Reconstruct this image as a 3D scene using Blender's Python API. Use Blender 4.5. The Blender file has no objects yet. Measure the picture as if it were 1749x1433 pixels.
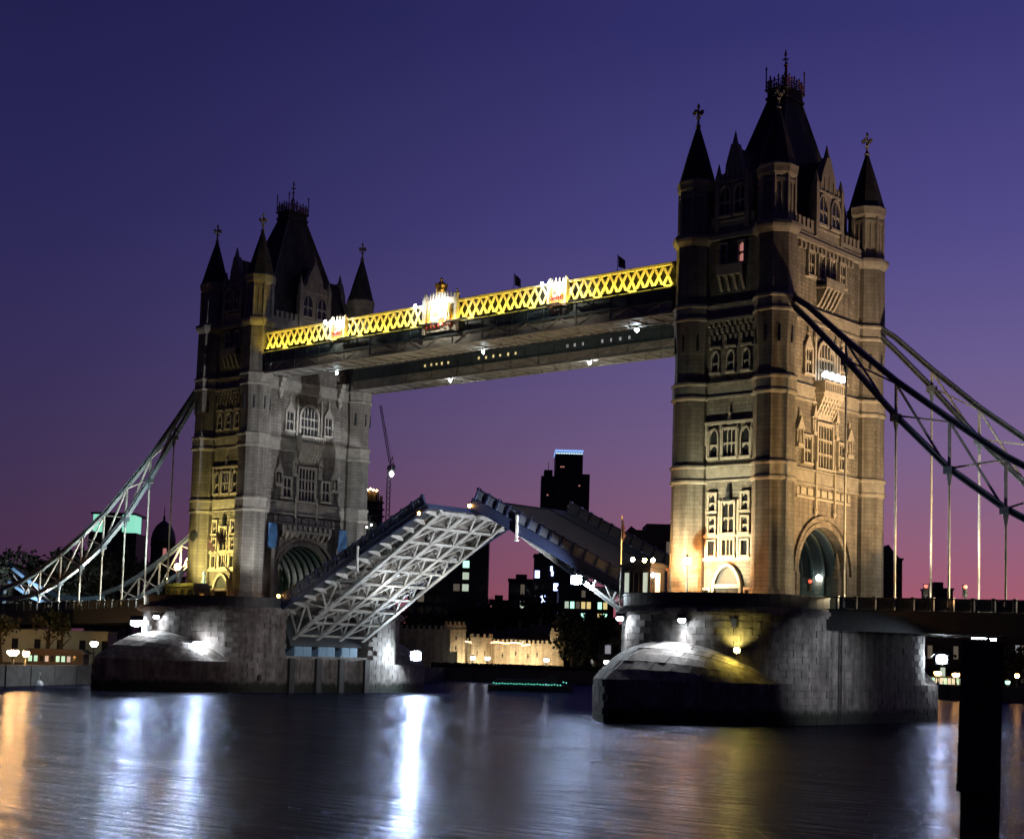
import bpy, bmesh, math, random
from mathutils import Vector, Matrix
S = bpy.context.scene
COL = S.collection
R_ = random.Random(7)
pi = math.pi
rad = math.radians

# ------------------------------------------------------------------ camera
CAM = Vector((129.897, -145.425, 6.0))
cd = bpy.data.cameras.new("camera")
cam = bpy.data.objects.new("camera", cd)
COL.objects.link(cam)
F, PX, PY, YAW, PITCH, ROLL = 2665.354, 872.014, 886.864, -0.719, 0.086, 0.029
cd.sensor_fit = 'HORIZONTAL'
cd.sensor_width = 36
cd.lens = F / 1749 * 36
cd.shift_x = (874.5 - PX) / 1749
cd.shift_y = (PY - 716.5) / 1749
cd.clip_start = 0.5
cd.clip_end = 20000
cam.location = CAM
base = Matrix(((1, 0, 0), (0, 0, -1), (0, 1, 0)))          # camera axes -> looking along +Y
rz = Matrix.Rotation(-YAW, 3, 'Z')
rx = Matrix.Rotation(PITCH, 3, 'X')
ry = Matrix.Rotation(-ROLL, 3, 'Y')
cam.rotation_euler = (rz @ rx @ ry @ base).to_euler()
S.camera = cam

# ------------------------------------------------------------------ world: dusk sky
S.view_settings.view_transform = 'Standard'
S.view_settings.look = 'None'
S.view_settings.exposure = 0
S.view_settings.gamma = 1
S.view_settings.use_curve_mapping = False
W = bpy.data.worlds.new("World")
S.world = W
W.use_nodes = True
wt = W.node_tree
wt.nodes.clear()


def srgb(r, g, b):
    f = lambda c: c / 12.92 if c <= 0.04045 else ((c + 0.055) / 1.055) ** 2.4
    return (f(r / 255), f(g / 255), f(b / 255), 1)


def nd(t, typ, **k):
    n = t.nodes.new(typ)
    for a, v in k.items():
        setattr(n, a, v)
    return n


def ramp(t, stops, inp=None):
    n = nd(t, 'ShaderNodeValToRGB')
    e = n.color_ramp.elements
    while len(e) < len(stops):
        e.new(0.5)
    for el, (p, c) in zip(e, stops):
        el.position = p
        el.color = c if len(c) == 4 else (*c, 1)
    if inp is not None:
        t.links.new(inp, n.inputs[0])
    return n


def mth(t, op, a, b=None, c=None, clamp=False):
    n = nd(t, 'ShaderNodeMath', operation=op)
    n.use_clamp = clamp
    for i, v in enumerate((a, b, c)):
        if v is None:
            continue
        if hasattr(v, 'is_linked'):
            t.links.new(v, n.inputs[i])
        else:
            n.inputs[i].default_value = v
    return n.outputs[0]


def mixc(t, fac, a, b, mode='MIX'):
    n = nd(t, 'ShaderNodeMix', data_type='RGBA', blend_type=mode)
    for sock, v in ((n.inputs[0], fac), (n.inputs[6], a), (n.inputs[7], b)):
        if hasattr(v, 'is_linked'):
            t.links.new(v, sock)
        else:
            sock.default_value = v if not isinstance(v, tuple) or len(v) == 4 else (*v, 1)
    return n.outputs[2]


tc = nd(wt, 'ShaderNodeTexCoord')
sx = nd(wt, 'ShaderNodeSeparateXYZ')
wt.links.new(tc.outputs['Generated'], sx.inputs[0])
el = mth(wt, 'MULTIPLY', mth(wt, 'ARCSINE', sx.outputs[2]), 2 / pi, clamp=True)     # 0 horizon .. 1 zenith
SUNAZ = -0.719 + rad(42)                                                # the afterglow lies right of the view
dotp = mth(wt, 'ADD', mth(wt, 'MULTIPLY', sx.outputs[0], math.sin(SUNAZ)), mth(wt, 'MULTIPLY', sx.outputs[1], math.cos(SUNAZ)))
mr = nd(wt, 'ShaderNodeMapRange', interpolation_type='SMOOTHSTEP')
wt.links.new(dotp, mr.inputs[0])
mr.inputs[1].default_value = 0.46
mr.inputs[2].default_value = 1.0
cool = ramp(wt, [(0.0, srgb(74, 44, 62)), (0.03, srgb(73, 47, 74)), (0.075, srgb(60, 47, 84)), (0.12, srgb(50, 43, 88)), (0.17, srgb(40, 37, 86)), (0.25, srgb(30, 29, 77)), (1.0, srgb(15, 15, 46))], el)
warm = ramp(wt, [(0.0, srgb(168, 82, 86)), (0.012, srgb(184, 90, 96)), (0.03, srgb(164, 92, 114)), (0.06, srgb(142, 100, 132)), (0.085, srgb(126, 100, 143)), (0.122, srgb(106, 92, 147)), (0.17, srgb(82, 75, 142)), (0.25, srgb(56, 53, 121)), (1.0, srgb(22, 22, 64))], el)
skc = mixc(wt, mr.outputs[0], cool.outputs[0], warm.outputs[0])
mr2 = nd(wt, 'ShaderNodeMapRange', interpolation_type='SMOOTHSTEP')      # and night comes up on the opposite side
wt.links.new(dotp, mr2.inputs[0])
mr2.inputs[1].default_value = -0.9
mr2.inputs[2].default_value = 0.45
mr2.inputs[3].default_value = 0.3
mr2.inputs[4].default_value = 1.0
cm = nd(wt, 'ShaderNodeCombineColor')
for k_ in range(3):
    wt.links.new(mr2.outputs[0], cm.inputs[k_])
skc = mixc(wt, 1.0, skc, cm.outputs[0], 'MULTIPLY')
bg = nd(wt, 'ShaderNodeBackground')
bg.inputs[1].default_value = 1.0
hs_ = nd(wt, 'ShaderNodeHueSaturation')
hs_.inputs['Saturation'].default_value = 0.97
wt.links.new(skc, hs_.inputs['Color'])
wt.links.new(hs_.outputs[0], bg.inputs[0])
wo = nd(wt, 'ShaderNodeOutputWorld')
wt.links.new(bg.outputs[0], wo.inputs[0])
S.render.engine = 'CYCLES'
S.cycles.use_denoising = True
S.cycles.max_bounces = 5
S.cycles.diffuse_bounces = 2
S.cycles.glossy_bounces = 3
S.cycles.sample_clamp_indirect = 6
S.cycles.caustics_reflective = False
S.cycles.caustics_refractive = False


# ------------------------------------------------------------------ materials
def newmat(name):
    m = bpy.data.materials.new(name)
    m.use_nodes = True
    t = m.node_tree
    return m, t, t.nodes['Principled BSDF']


def pmat(name, col, rough=0.6, metal=0.0, var=0.25, scale=1.5, bump=0.0, spec=0.5, island=0.0):
    """plain painted / stone surface with noise variation"""
    m, t, b = newmat(name)
    b.inputs['Roughness'].default_value = rough
    b.inputs['Metallic'].default_value = metal
    b.inputs['Specular IOR Level'].default_value = spec
    g = nd(t, 'ShaderNodeNewGeometry')
    n = nd(t, 'ShaderNodeTexNoise')
    n.inputs['Scale'].default_value = scale
    n.inputs['Detail'].default_value = 6
    n.inputs['Roughness'].default_value = 0.65
    t.links.new(g.outputs['Position'], n.inputs['Vector'])
    lo = tuple(c * (1 - var) for c in col)
    hi = tuple(min(1, c * (1 + var)) for c in col)
    c = ramp(t, [(0.3, lo), (0.7, hi)], n.outputs[0]).outputs[0]
    if island:
        oi = nd(t, 'ShaderNodeObjectInfo')
        r = mth(t, 'FRACT', mth(t, 'ADD', g.outputs['Random Per Island'], oi.outputs['Random']))
        k = mth(t, 'MULTIPLY_ADD', r, 2 * island, 1 - island)
        cc = nd(t, 'ShaderNodeCombineColor')
        for i in range(3):
            t.links.new(k, cc.inputs[i])
        c = mixc(t, 1.0, c, cc.outputs[0], 'MULTIPLY')
    t.links.new(c, b.inputs['Base Color'])
    if bump:
        bp = nd(t, 'ShaderNodeBump')
        bp.inputs['Strength'].default_value = bump
        bp.inputs['Distance'].default_value = 0.05
        t.links.new(n.outputs[0], bp.inputs['Height'])
        t.links.new(bp.outputs[0], b.inputs['Normal'])
    return m


def stone_mat(name, c1, c2, mortar, bw=0.95, bh=0.42, mode='flat', relief=0.6):
    """coursed masonry: brick texture laid on the wall (mode flat) or wrapped round a turret"""
    m, t, b = newmat(name)
    b.inputs['Roughness'].default_value = 0.85
    g = nd(t, 'ShaderNodeNewGeometry')
    tc = nd(t, 'ShaderNodeTexCoord')
    s = nd(t, 'ShaderNodeSeparateXYZ')
    t.links.new(tc.outputs['Object'], s.inputs[0])
    if mode == 'flat':
        u = mth(t, 'ADD', s.outputs[0], s.outputs[1])
    else:
        u = mth(t, 'MULTIPLY', mth(t, 'ARCTAN2', s.outputs[1], s.outputs[0]), 2.1)
    cv = nd(t, 'ShaderNodeCombineXYZ')
    t.links.new(u, cv.inputs[0])
    t.links.new(s.outputs[2], cv.inputs[1])
    br = nd(t, 'ShaderNodeTexBrick')
    t.links.new(cv.outputs[0], br.inputs['Vector'])
    br.inputs['Color1'].default_value = (*c1, 1)
    br.inputs['Color2'].default_value = (*c2, 1)
    br.inputs['Mortar'].default_value = (*mortar, 1)
    br.inputs['Scale'].default_value = 1.0
    br.inputs['Mortar Size'].default_value = 0.03
    br.inputs['Mortar Smooth'].default_value = 0.3
    br.inputs['Brick Width'].default_value = bw
    br.inputs['Row Height'].default_value = bh
    br.squash = 0.8
    n = nd(t, 'ShaderNodeTexNoise')
    n.inputs['Scale'].default_value = 0.55
    n.inputs['Detail'].default_value = 8
    n.inputs['Roughness'].default_value = 0.7
    t.links.new(g.outputs['Position'], n.inputs['Vector'])
    k = ramp(t, [(0.28, (0.55, 0.54, 0.52)), (0.5, (0.95, 0.94, 0.92)), (0.72, (1.0, 1.0, 1.0))], n.outputs[0])
    mp = nd(t, 'ShaderNodeMapping')
    mp.inputs['Scale'].default_value = (1.4, 1.4, 0.07)
    t.links.new(g.outputs['Position'], mp.inputs[0])
    n2 = nd(t, 'ShaderNodeTexNoise')
    n2.inputs['Scale'].default_value = 1.0
    n2.inputs['Detail'].default_value = 4
    t.links.new(mp.outputs[0], n2.inputs['Vector'])
    k2 = ramp(t, [(0.35, (0.62, 0.6, 0.58)), (0.6, (1, 1, 1))], n2.outputs[0])
    c = mixc(t, 1.0, mixc(t, 1.0, br.outputs[0], k.outputs[0], 'MULTIPLY'), k2.outputs[0], 'MULTIPLY')
    t.links.new(c, b.inputs['Base Color'])
    h = mth(t, 'SUBTRACT', mth(t, 'MULTIPLY', n.outputs[0], 0.6), mth(t, 'MULTIPLY', br.outputs[1], 0.8))
    bp = nd(t, 'ShaderNodeBump')
    bp.inputs['Strength'].default_value = relief
    bp.inputs['Distance'].default_value = 0.08
    t.links.new(h, bp.inputs['Height'])
    t.links.new(bp.outputs[0], b.inputs['Normal'])
    return m


def pier_mat(name):
    m = pmat(name, (0.185, 0.172, 0.165), 0.8, var=0.5, scale=0.7, bump=0.5, island=0.1)
    t = m.node_tree
    b = t.nodes['Principled BSDF']
    src = b.inputs['Base Color'].links[0].from_socket
    g = nd(t, 'ShaderNodeNewGeometry')
    s = nd(t, 'ShaderNodeSeparateXYZ')
    t.links.new(g.outputs['Position'], s.inputs[0])
    mp = nd(t, 'ShaderNodeMapping')
    mp.inputs['Scale'].default_value = (0.9, 0.9, 0.12)
    t.links.new(g.outputs['Position'], mp.inputs[0])
    n = nd(t, 'ShaderNodeTexNoise')
    n.inputs['Scale'].default_value = 1.1
    n.inputs['Detail'].default_value = 8
    n.inputs['Roughness'].default_value = 0.7
    t.links.new(mp.outputs[0], n.inputs['Vector'])
    # weed and wet up to the tide mark, with an uneven edge
    lvl = mth(t, 'SUBTRACT', s.outputs[2], mth(t, 'MULTIPLY', n.outputs[0], 2.6))
    wet = ramp(t, [(0.0, (1, 1, 1)), (0.55, (0, 0, 0))], mth(t, 'MULTIPLY_ADD', lvl, 1.0, 0.25, clamp=True))
    st = ramp(t, [(0.42, (0.42, 0.4, 0.37)), (0.58, (1, 1, 1))], n.outputs[0])
    c = mixc(t, 0.85, src, st.outputs[0], 'MULTIPLY')
    c = mixc(t, wet.outputs[0], c, (0.012, 0.017, 0.010))
    t.links.new(c, b.inputs['Base Color'])
    return m


def emit(name, col, s):
    m, t, b = newmat(name)
    b.inputs['Base Color'].default_value = (0.6, 0.6, 0.6, 1)
    b.inputs['Emission Color'].default_value = (*col, 1)
    b.inputs['Emission Strength'].default_value = s
    return m


MS = {}
MS['granite'] = stone_mat('granite_rubble', (0.27, 0.255, 0.222), (0.18, 0.17, 0.15), (0.11, 0.10, 0.09))
MS['turret'] = stone_mat('turret_ashlar', (0.24, 0.228, 0.2), (0.19, 0.18, 0.16), (0.13, 0.12, 0.105), 1.1, 0.45, 'wrap', 0.35)
MS['ashlar'] = stone_mat('ashlar_face', (0.25, 0.225, 0.19), (0.19, 0.17, 0.15), (0.12, 0.11, 0.1), 1.2, 0.5, 'flat', 0.4)
MS['portland'] = pmat('portland_stone', (0.265, 0.247, 0.21), 0.8, var=0.3, scale=1.2, bump=0.3)
MS['dressing'] = pmat('pale_dressed_stone', (0.36, 0.335, 0.285), 0.8, var=0.22, scale=2.0, bump=0.3)
MS['slate'] = stone_mat('roof_slate', (0.075, 0.072, 0.08), (0.045, 0.045, 0.052), (0.015, 0.015, 0.018), 0.5, 0.3, 'flat', 0.5)
MS['pier'] = pier_mat('pier_granite')
MS['glass'] = pmat('dark_window_glass', (0.02, 0.022, 0.026), 0.08, var=0.2)
MS['blue'] = pmat('deep_blue_steel', (0.018, 0.026, 0.062), 0.45, var=0.25, scale=3, bump=0.05)
MS['panel'] = pmat('grey_blue_panel', (0.10, 0.115, 0.15), 0.5, var=0.3, scale=2)
MS['paleblue'] = pmat('pale_blue_steel', (0.16, 0.29, 0.42), 0.45, var=0.2, scale=3)
MS['chain'] = pmat('chain_blue_steel', (0.12, 0.15, 0.175), 0.4, var=0.3, scale=2)
MS['white'] = pmat('white_painted_steel', (0.44, 0.44, 0.41), 0.5, var=0.35, scale=1.2)
MS['cream'] = pmat('cream_lattice_paint', (0.72, 0.66, 0.45), 0.5, var=0.12, scale=3)
MS['darksteel'] = pmat('dark_steel', (0.03, 0.035, 0.04), 0.5, var=0.3, scale=3)
MS['soffit'] = pmat('walkway_soffit_paint', (0.27, 0.255, 0.23), 0.6, var=0.3, scale=0.9)
MS['teal'] = pmat('dark_teal_steel', (0.055, 0.075, 0.08), 0.45, var=0.3, scale=2)
MS['asphalt'] = pmat('asphalt', (0.05, 0.05, 0.055), 0.85, var=0.3, scale=4, bump=0.2)
MS['gold'] = pmat('gilded_iron', (0.5, 0.33, 0.1), 0.35, 0.6, var=0.2, scale=5)
MS['redpaint'] = pmat('red_paint', (0.42, 0.05, 0.03), 0.5, var=0.2, scale=5)
MS['ironred'] = pmat('rusty_red_iron', (0.16, 0.06, 0.05), 0.6, var=0.3, scale=5)
MS['wood'] = pmat('wet_black_timber', (0.018, 0.016, 0.014), 0.7, var=0.5, scale=3, bump=0.8)
MS['bank'] = pmat('river_bank_earth', (0.03, 0.028, 0.024), 0.95, var=0.4, scale=0.3, bump=0.3)
MS['quay'] = pmat('quay_wall', (0.07, 0.065, 0.06), 0.9, var=0.4, scale=0.8, bump=0.4)
MS['castle'] = stone_mat('castle_ragstone', (0.42, 0.37, 0.28), (0.33, 0.29, 0.22), (0.24, 0.21, 0.17), 0.9, 0.4, 'flat', 0.6)
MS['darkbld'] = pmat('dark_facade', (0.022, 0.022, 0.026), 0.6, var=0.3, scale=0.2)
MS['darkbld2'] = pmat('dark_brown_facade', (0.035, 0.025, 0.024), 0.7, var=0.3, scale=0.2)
MS['brick'] = stone_mat('orange_brick', (0.42, 0.16, 0.07), (0.33, 0.12, 0.055), (0.3, 0.2, 0.14), 0.5, 0.2, 'flat', 0.3)
MS['leafsteel'] = pmat('leaf_underside_paint', (0.34, 0.34, 0.32), 0.55, var=0.4, scale=1.2)
MS['deckplate'] = pmat('shaded_deck_plate', (0.11, 0.1, 0.088), 0.7, var=0.45, scale=0.9)  # grey-brown shading between the girders, put into the plate colour
MS['palewall'] = pmat('pale_rendered_wall', (0.42, 0.40, 0.32), 0.85, var=0.2, scale=0.3)
MS['leaf'] = pmat('leaves', (0.022, 0.028, 0.014), 0.8, var=0.5, scale=0.4, island=0.3)
MS['bark'] = pmat('bark', (0.035, 0.028, 0.022), 0.9, var=0.4, scale=2, bump=0.6)
MS['flag'] = pmat('dark_flag_cloth', (0.06, 0.03, 0.04), 0.9, var=0.3, scale=4)
MS['blue_panel'] = pmat('blue_light_cloth', (0.07, 0.2, 0.42), 0.8, var=0.3, scale=2)  # bluish light of the panels beside the arch, put into the colour
MS['copper'] = pmat('aged_copper_dome', (0.05, 0.06, 0.05), 0.6, var=0.3, scale=1)
E_ = {}
LENS = {'lantern': ((1.0, 0.36, 0.08), 700), 'balcony': ((1.0, 0.97, 0.9), 7), 'star': ((0.78, 0.9, 1.0), 900), 'floodwhite': ((0.85, 0.93, 1.0), 300), 'warm': ((1.0, 0.5, 0.14), 330), 'sodium': ((1.0, 0.74, 0.1), 420), 'teal': ((0.15, 0.8, 0.75), 6),
        'cool': ((0.75, 0.9, 1.0), 120), 'red': ((1.0, 0.03, 0.015), 1.6), 'green': ((0.45, 1.0, 0.7), 1.6), 'bluewin': ((0.4, 0.5, 1.0), 5),
        'yelwin': ((1.0, 0.78, 0.3), 0.75), 'palewin': ((0.8, 0.95, 0.75), 0.55), 'cityglow': ((0.9, 0.75, 0.5), 0.09), 'dimpane': ((0.7, 0.72, 0.85), 0.28), 'orange': ((1.0, 0.45, 0.1), 60), 'roofglow': ((0.25, 0.45, 1.0), 1.1),
        'pinkglow': ((0.6, 0.85, 1.0), 1.6), 'tealwall': ((0.3, 0.85, 0.62), 0.9), 'string': ((1.0, 0.55, 0.25), 14), 'tealtrail': ((0.15, 0.8, 0.6), 2.2), 'farwhite': ((0.95, 1.0, 0.9), 25),
        'pinkwin': ((0.9, 0.35, 0.3), 0.45)}


def EM(k):
    if k not in E_:
        E_[k] = emit('light_' + k, *LENS[k])
    return E_[k]


# ------------------------------------------------------------------ mesh helpers
class MB:
    def __init__(s):
        s.v, s.f = [], []

    def add(s, vs, fs):
        o = len(s.v)
        s.v += [tuple(p) for p in vs]
        s.f += [tuple(i + o for i in q) for q in fs]
        return s

    def box(s, lo, hi):
        (a, b, c), (d, e, f) = lo, hi
        return s.add([(a, b, c), (d, b, c), (d, e, c), (a, e, c), (a, b, f), (d, b, f), (d, e, f), (a, e, f)],
                     [(3, 2, 1, 0), (4, 5, 6, 7), (0, 1, 5, 4), (1, 2, 6, 5), (2, 3, 7, 6), (3, 0, 4, 7)])

    def cbox(s, c, d):
        return s.box([c[i] - d[i] / 2 for i in range(3)], [c[i] + d[i] / 2 for i in range(3)])

    def beam(s, p, q, w, h=None, up=(0, 0, 1)):
        p, q = Vector(p), Vector(q)
        h = h or w
        d = (q - p).normalized()
        u = Vector(up)
        if abs(d.dot(u)) > 0.99:
            u = Vector((0, 1, 0))
        a = d.cross(u).normalized() * w / 2
        b = a.cross(d).normalized() * h / 2
        vs = [x + y for x in (p, q) for y in (-a - b, a - b, a + b, -a + b)]
        return s.add(vs, [(0, 1, 2, 3), (7, 6, 5, 4), (0, 4, 5, 1), (1, 5, 6, 2), (2, 6, 7, 3), (3, 7, 4, 0)])

    def prism(s, poly, z0, z1, axis='z'):
        """extrude polygon; axis 'z': poly in xy; 'y': poly in xz, extruded along y; 'x': poly in yz"""
        n = len(poly)
        P = {'z': lambda a, b, h: (a, b, h), 'y': lambda a, b, h: (a, h, b), 'x': lambda a, b, h: (h, a, b)}[axis]
        vs = [P(a, b, z0) for a, b in poly] + [P(a, b, z1) for a, b in poly]
        fs = [tuple(range(n - 1, -1, -1)), tuple(range(n, 2 * n))]
        fs += [(i, (i + 1) % n, n + (i + 1) % n, n + i) for i in range(n)]
        return s.add(vs, fs)

    def lathe(s, prof, n=8, rot=pi / 8, c=(0, 0), sx=1, sy=1):
        vs, fs = [], []
        for r, z in prof:
            for i in range(n):
                a = rot + 2 * pi * i / n
                vs.append((c[0] + r * math.cos(a) * sx, c[1] + r * math.sin(a) * sy, z))
        m = len(prof)
        for k in range(m - 1):
            for i in range(n):
                j = (i + 1) % n
                fs.append((k * n + i, k * n + j, (k + 1) * n + j, (k + 1) * n + i))
        fs.append(tuple(range(n - 1, -1, -1)))
        fs.append(tuple((m - 1) * n + i for i in range(n)))
        return s.add(vs, fs)

    def tube(s, pts, r, n=6):
        pts = [Vector(p) for p in pts]
        vs, fs = [], []
        for i, p in enumerate(pts):
            d = (pts[min(i + 1, len(pts) - 1)] - pts[max(i - 1, 0)]).normalized()
            u = Vector((0, 0, 1)) if abs(d.z) < 0.95 else Vector((1, 0, 0))
            a = d.cross(u).normalized()
            b = a.cross(d)
            rr = r[i] if isinstance(r, (list, tuple)) else r
            for k in range(n):
                t = 2 * pi * k / n
                vs.append(p + a * rr * math.cos(t) + b * rr * math.sin(t))
        for i in range(len(pts) - 1):
            for k in range(n):
                j = (k + 1) % n
                fs.append((i * n + k, (i + 1) * n + k, (i + 1) * n + j, i * n + j))
        fs.append(tuple(range(n)))
        fs.append(tuple((len(pts) - 1) * n + k for k in range(n - 1, -1, -1)))
        return s.add(vs, fs)

    def slab(s, q, nrm, t, gap):
        """a stone from the four corners of its bed face, proud by t, arrises chamfered"""
        q = [Vector(p) for p in q]
        c = sum(q, Vector()) / 4
        nrm = Vector(nrm)
        lo = [p + (c - p).normalized() * gap for p in q]
        hi = [p + (c - p).normalized() * (gap * 2.2) + nrm * t for p in q]
        return s.add([p - nrm * 0.04 for p in lo] + [p + nrm * (t * 0.6) for p in lo] + hi,
                     [(0, 1, 5, 4), (1, 2, 6, 5), (2, 3, 7, 6), (3, 0, 4, 7), (4, 5, 9, 8), (5, 6, 10, 9), (6, 7, 11, 10), (7, 4, 8, 11), (8, 9, 10, 11)])

    def mesh(s, name, mat=None, smooth=False):
        me = bpy.data.meshes.new(name)
        me.from_pydata(s.v, [], s.f)
        bm = bmesh.new()
        bm.from_mesh(me)
        bmesh.ops.recalc_face_normals(bm, faces=bm.faces)
        bm.to_mesh(me)
        bm.free()
        if smooth:
            for p in me.polygons:
                p.use_smooth = True
        if mat:
            me.materials.append(MS[mat] if isinstance(mat, str) and mat in MS else (EM(mat) if isinstance(mat, str) else mat))
        return me


def ob(name, mb, mat=None, parent=None, loc=(0, 0, 0), rot=0, smooth=False):
    me = mb.mesh(name, mat, smooth) if isinstance(mb, MB) else mb
    o = bpy.data.objects.new(name, me)
    COL.objects.link(o)
    o.location = loc
    o.rotation_euler = rot if isinstance(rot, tuple) else (0, 0, rot)
    if parent is not None:
        o.parent = parent
    return o


def tag(o, label, cat, group=None):
    o['label'] = label
    o['category'] = cat
    if group:
        o['group'] = group
    return o


def thing(name, label, cat, loc=(0, 0, 0), rot=0, group=None):
    o = bpy.data.objects.new(name, None)
    COL.objects.link(o)
    o.location = loc
    o.rotation_euler = rot if isinstance(rot, tuple) else (0, 0, rot)
    o.empty_display_size = 0.5
    return tag(o, label, cat, group)


def struct(name, mb, mat):
    o = ob(name, mb, mat)
    o['kind'] = 'structure'
    return o


_mc = {}


def cached(key, fn, mat, smooth=False):
    if key not in _mc:
        _mc[key] = fn().mesh(str(key[0]), mat, smooth)
    return _mc[key]


def lamp(kind, loc, aim, power, col, size=60, blend=0.6, r=0.25, name='flood_or_fill'):
    l = bpy.data.lights.new(name, kind)
    l.energy = power
    l.color = col
    if kind == 'SPOT':
        l.spot_size = rad(size)
        l.spot_blend = blend
        l.shadow_soft_size = r
    elif kind == 'POINT':
        l.shadow_soft_size = r
    elif kind == 'AREA':
        l.shape = 'RECTANGLE'
        l.size, l.size_y = r
    o = bpy.data.objects.new(name, l)
    COL.objects.link(o)
    o.location = loc
    if aim is not None:
        d = Vector(aim) - Vector(loc)
        o.rotation_euler = d.to_track_quat('-Z', 'Y').to_euler()
    return o


WHITE, COOL, WARM, YEL, GRN = (0.95, 0.97, 1.0), (0.8, 0.9, 1.0), (1.0, 0.6, 0.26), (1.0, 0.82, 0.2), (1.0, 0.97, 0.66)
D = 41.15

# ------------------------------------------------------------------ water and banks
m, t, b = newmat('river_water')
b.inputs['Base Color'].default_value = (0.004, 0.006, 0.012, 1)
b.inputs['IOR'].default_value = 1.2
b.inputs['Specular IOR Level'].default_value = 0.17
b.inputs['Roughness'].default_value = 0.30
g = nd(t, 'ShaderNodeNewGeometry')
mp = nd(t, 'ShaderNodeMapping')
mp.inputs['Rotation'].default_value = (0, 0, -0.72)
mp.inputs['Scale'].default_value = (0.06, 0.3, 1)
t.links.new(g.outputs['Position'], mp.inputs[0])
n1 = nd(t, 'ShaderNodeTexNoise')
n1.inputs['Scale'].default_value = 1.0
n1.inputs['Detail'].default_value = 3
t.links.new(mp.outputs[0], n1.inputs['Vector'])
mp2 = nd(t, 'ShaderNodeMapping')
mp2.inputs['Rotation'].default_value = (0, 0, -0.72)
mp2.inputs['Scale'].default_value = (0.7, 3.2, 1)
t.links.new(g.outputs['Position'], mp2.inputs[0])
n2 = nd(t, 'ShaderNodeTexNoise')
n2.inputs['Scale'].default_value = 1.0
n2.inputs['Detail'].default_value = 4
t.links.new(mp2.outputs[0], n2.inputs['Vector'])
mp3 = nd(t, 'ShaderNodeMapping')
mp3.inputs['Rotation'].default_value = (0, 0, -0.6)
mp3.inputs['Scale'].default_value = (0.35, 1.5, 1)
t.links.new(g.outputs['Position'], mp3.inputs[0])
n3 = nd(t, 'ShaderNodeTexNoise')
n3.inputs['Scale'].default_value = 1.0
n3.inputs['Detail'].default_value = 6
n3.inputs['Roughness'].default_value = 0.65
n3.inputs['Distortion'].default_value = 0.6
t.links.new(mp3.outputs[0], n3.inputs['Vector'])
hh = mth(t, 'ADD', mth(t, 'ADD', mth(t, 'MULTIPLY', n1.outputs[0], 1.0), mth(t, 'MULTIPLY', n2.outputs[0], 0.35)), mth(t, 'MULTIPLY', n3.outputs[0], 0.8))
bp = nd(t, 'ShaderNodeBump')
bp.inputs['Strength'].default_value = 1.0
bp.inputs['Distance'].default_value = 0.24
t.links.new(hh, bp.inputs['Height'])
t.links.new(bp.outputs[0], b.inputs['Normal'])
gl = nd(t, 'ShaderNodeBsdfGlossy')
gl.inputs['Color'].default_value = (0.62, 0.68, 0.95, 1)
t.links.new(bp.outputs[0], gl.inputs['Normal'])
df = nd(t, 'ShaderNodeBsdfDiffuse')
df.inputs['Color'].default_value = (0.006, 0.007, 0.014, 1)
fr = nd(t, 'ShaderNodeFresnel')
fr.inputs['IOR'].default_value = 1.33
t.links.new(bp.outputs[0], fr.inputs['Normal'])
mx = nd(t, 'ShaderNodeMixShader')
t.links.new(mth(t, 'MULTIPLY', fr.outputs[0], 0.5, clamp=True), mx.inputs[0])
t.links.new(df.outputs[0], mx.inputs[1])
t.links.new(gl.outputs[0], mx.inputs[2])
t.links.new(mx.outputs[0], [n for n in t.nodes if n.type == 'OUTPUT_MATERIAL'][0].inputs[0])
t.nodes.remove(b)
# calmer and rougher patches: currents around the piers
rr = ramp(t, [(0.35, (0.09,) * 3), (0.65, (0.18,) * 3)], n1.outputs[0])
t.links.new(rr.outputs[0], gl.inputs['Roughness'])
MS['water'] = m
struct('river_water', MB().add([(-6000, -6000, 0), (6000, -6000, 0), (6000, 6000, 0), (-6000, 6000, 0)], [(0, 1, 2, 3)]), 'water')
shore = [(-260, -1500), (-70, -300), (-42, -70), (-52, -36), (-64, -14), (-76, 30), (-86, 76), (-104, 101), (-88, 122), (-76, 133), (-40, 140), (2, 124), (30, 130),
         (90, 122), (128, 80), (134, 20), (140, -60), (190, -400), (420, -1500)]
outer = [(5500, -1500), (5500, 5500), (-5500, 5500), (-5500, -1500)]
struct('river_bank', MB().prism(shore + outer, -2, 2.4), 'bank')
qw = MB()
for (a, b_), (c, d_) in zip(shore[2:-2], shore[3:-1]):
    L = math.hypot(c - a, d_ - b_)
    k = max(1, int(L / 6))
    for i in range(k):
        p = (a + (c - a) * i / k, b_ + (d_ - b_) * i / k, 1.1)
        q = (a + (c - a) * (i + 0.97) / k, b_ + (d_ - b_) * (i + 0.97) / k, 1.1)
        qw.beam(p, q, 1.0 + 0.1 * (i % 2), 3.2)
struct('quay_wall', qw, 'quay')


# ------------------------------------------------------------------ bridge piers
def ogive(y):                     # half width of the cutwater plan at depth y (from -9 outwards)
    k = min(1, max(0, (-y - 9) / 21.0))
    return 11.3 * (1 - k ** 2.3)


def half(fn, n):                  # right-hand half outline from (11.3,-9) to the nose
    return [fn(i / n) for i in range(n + 1)]


def nose_pts(n):
    ys = [-9 - 21 * (1 - (1 - i / n) ** 1.8) for i in range(n + 1)]
    r = [(ogive(y), y) for y in ys]
    return r


def ell_pts(n):
    return [(11.3 * math.cos(pi / 2 * i / n), -9 - 11 * math.sin(pi / 2 * i / n)) for i in range(n + 1)]


def ring(h):                      # full closed ring, counter clockwise, from a half nose
    front = [(-x, y) for x, y in h] + [(x, y) for x, y in h[-2::-1]]     # left -> nose -> right
    back = [(x, -y) for x, y in h] + [(-x, -y) for x, y in h[-2::-1]]
    return front + back


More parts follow.
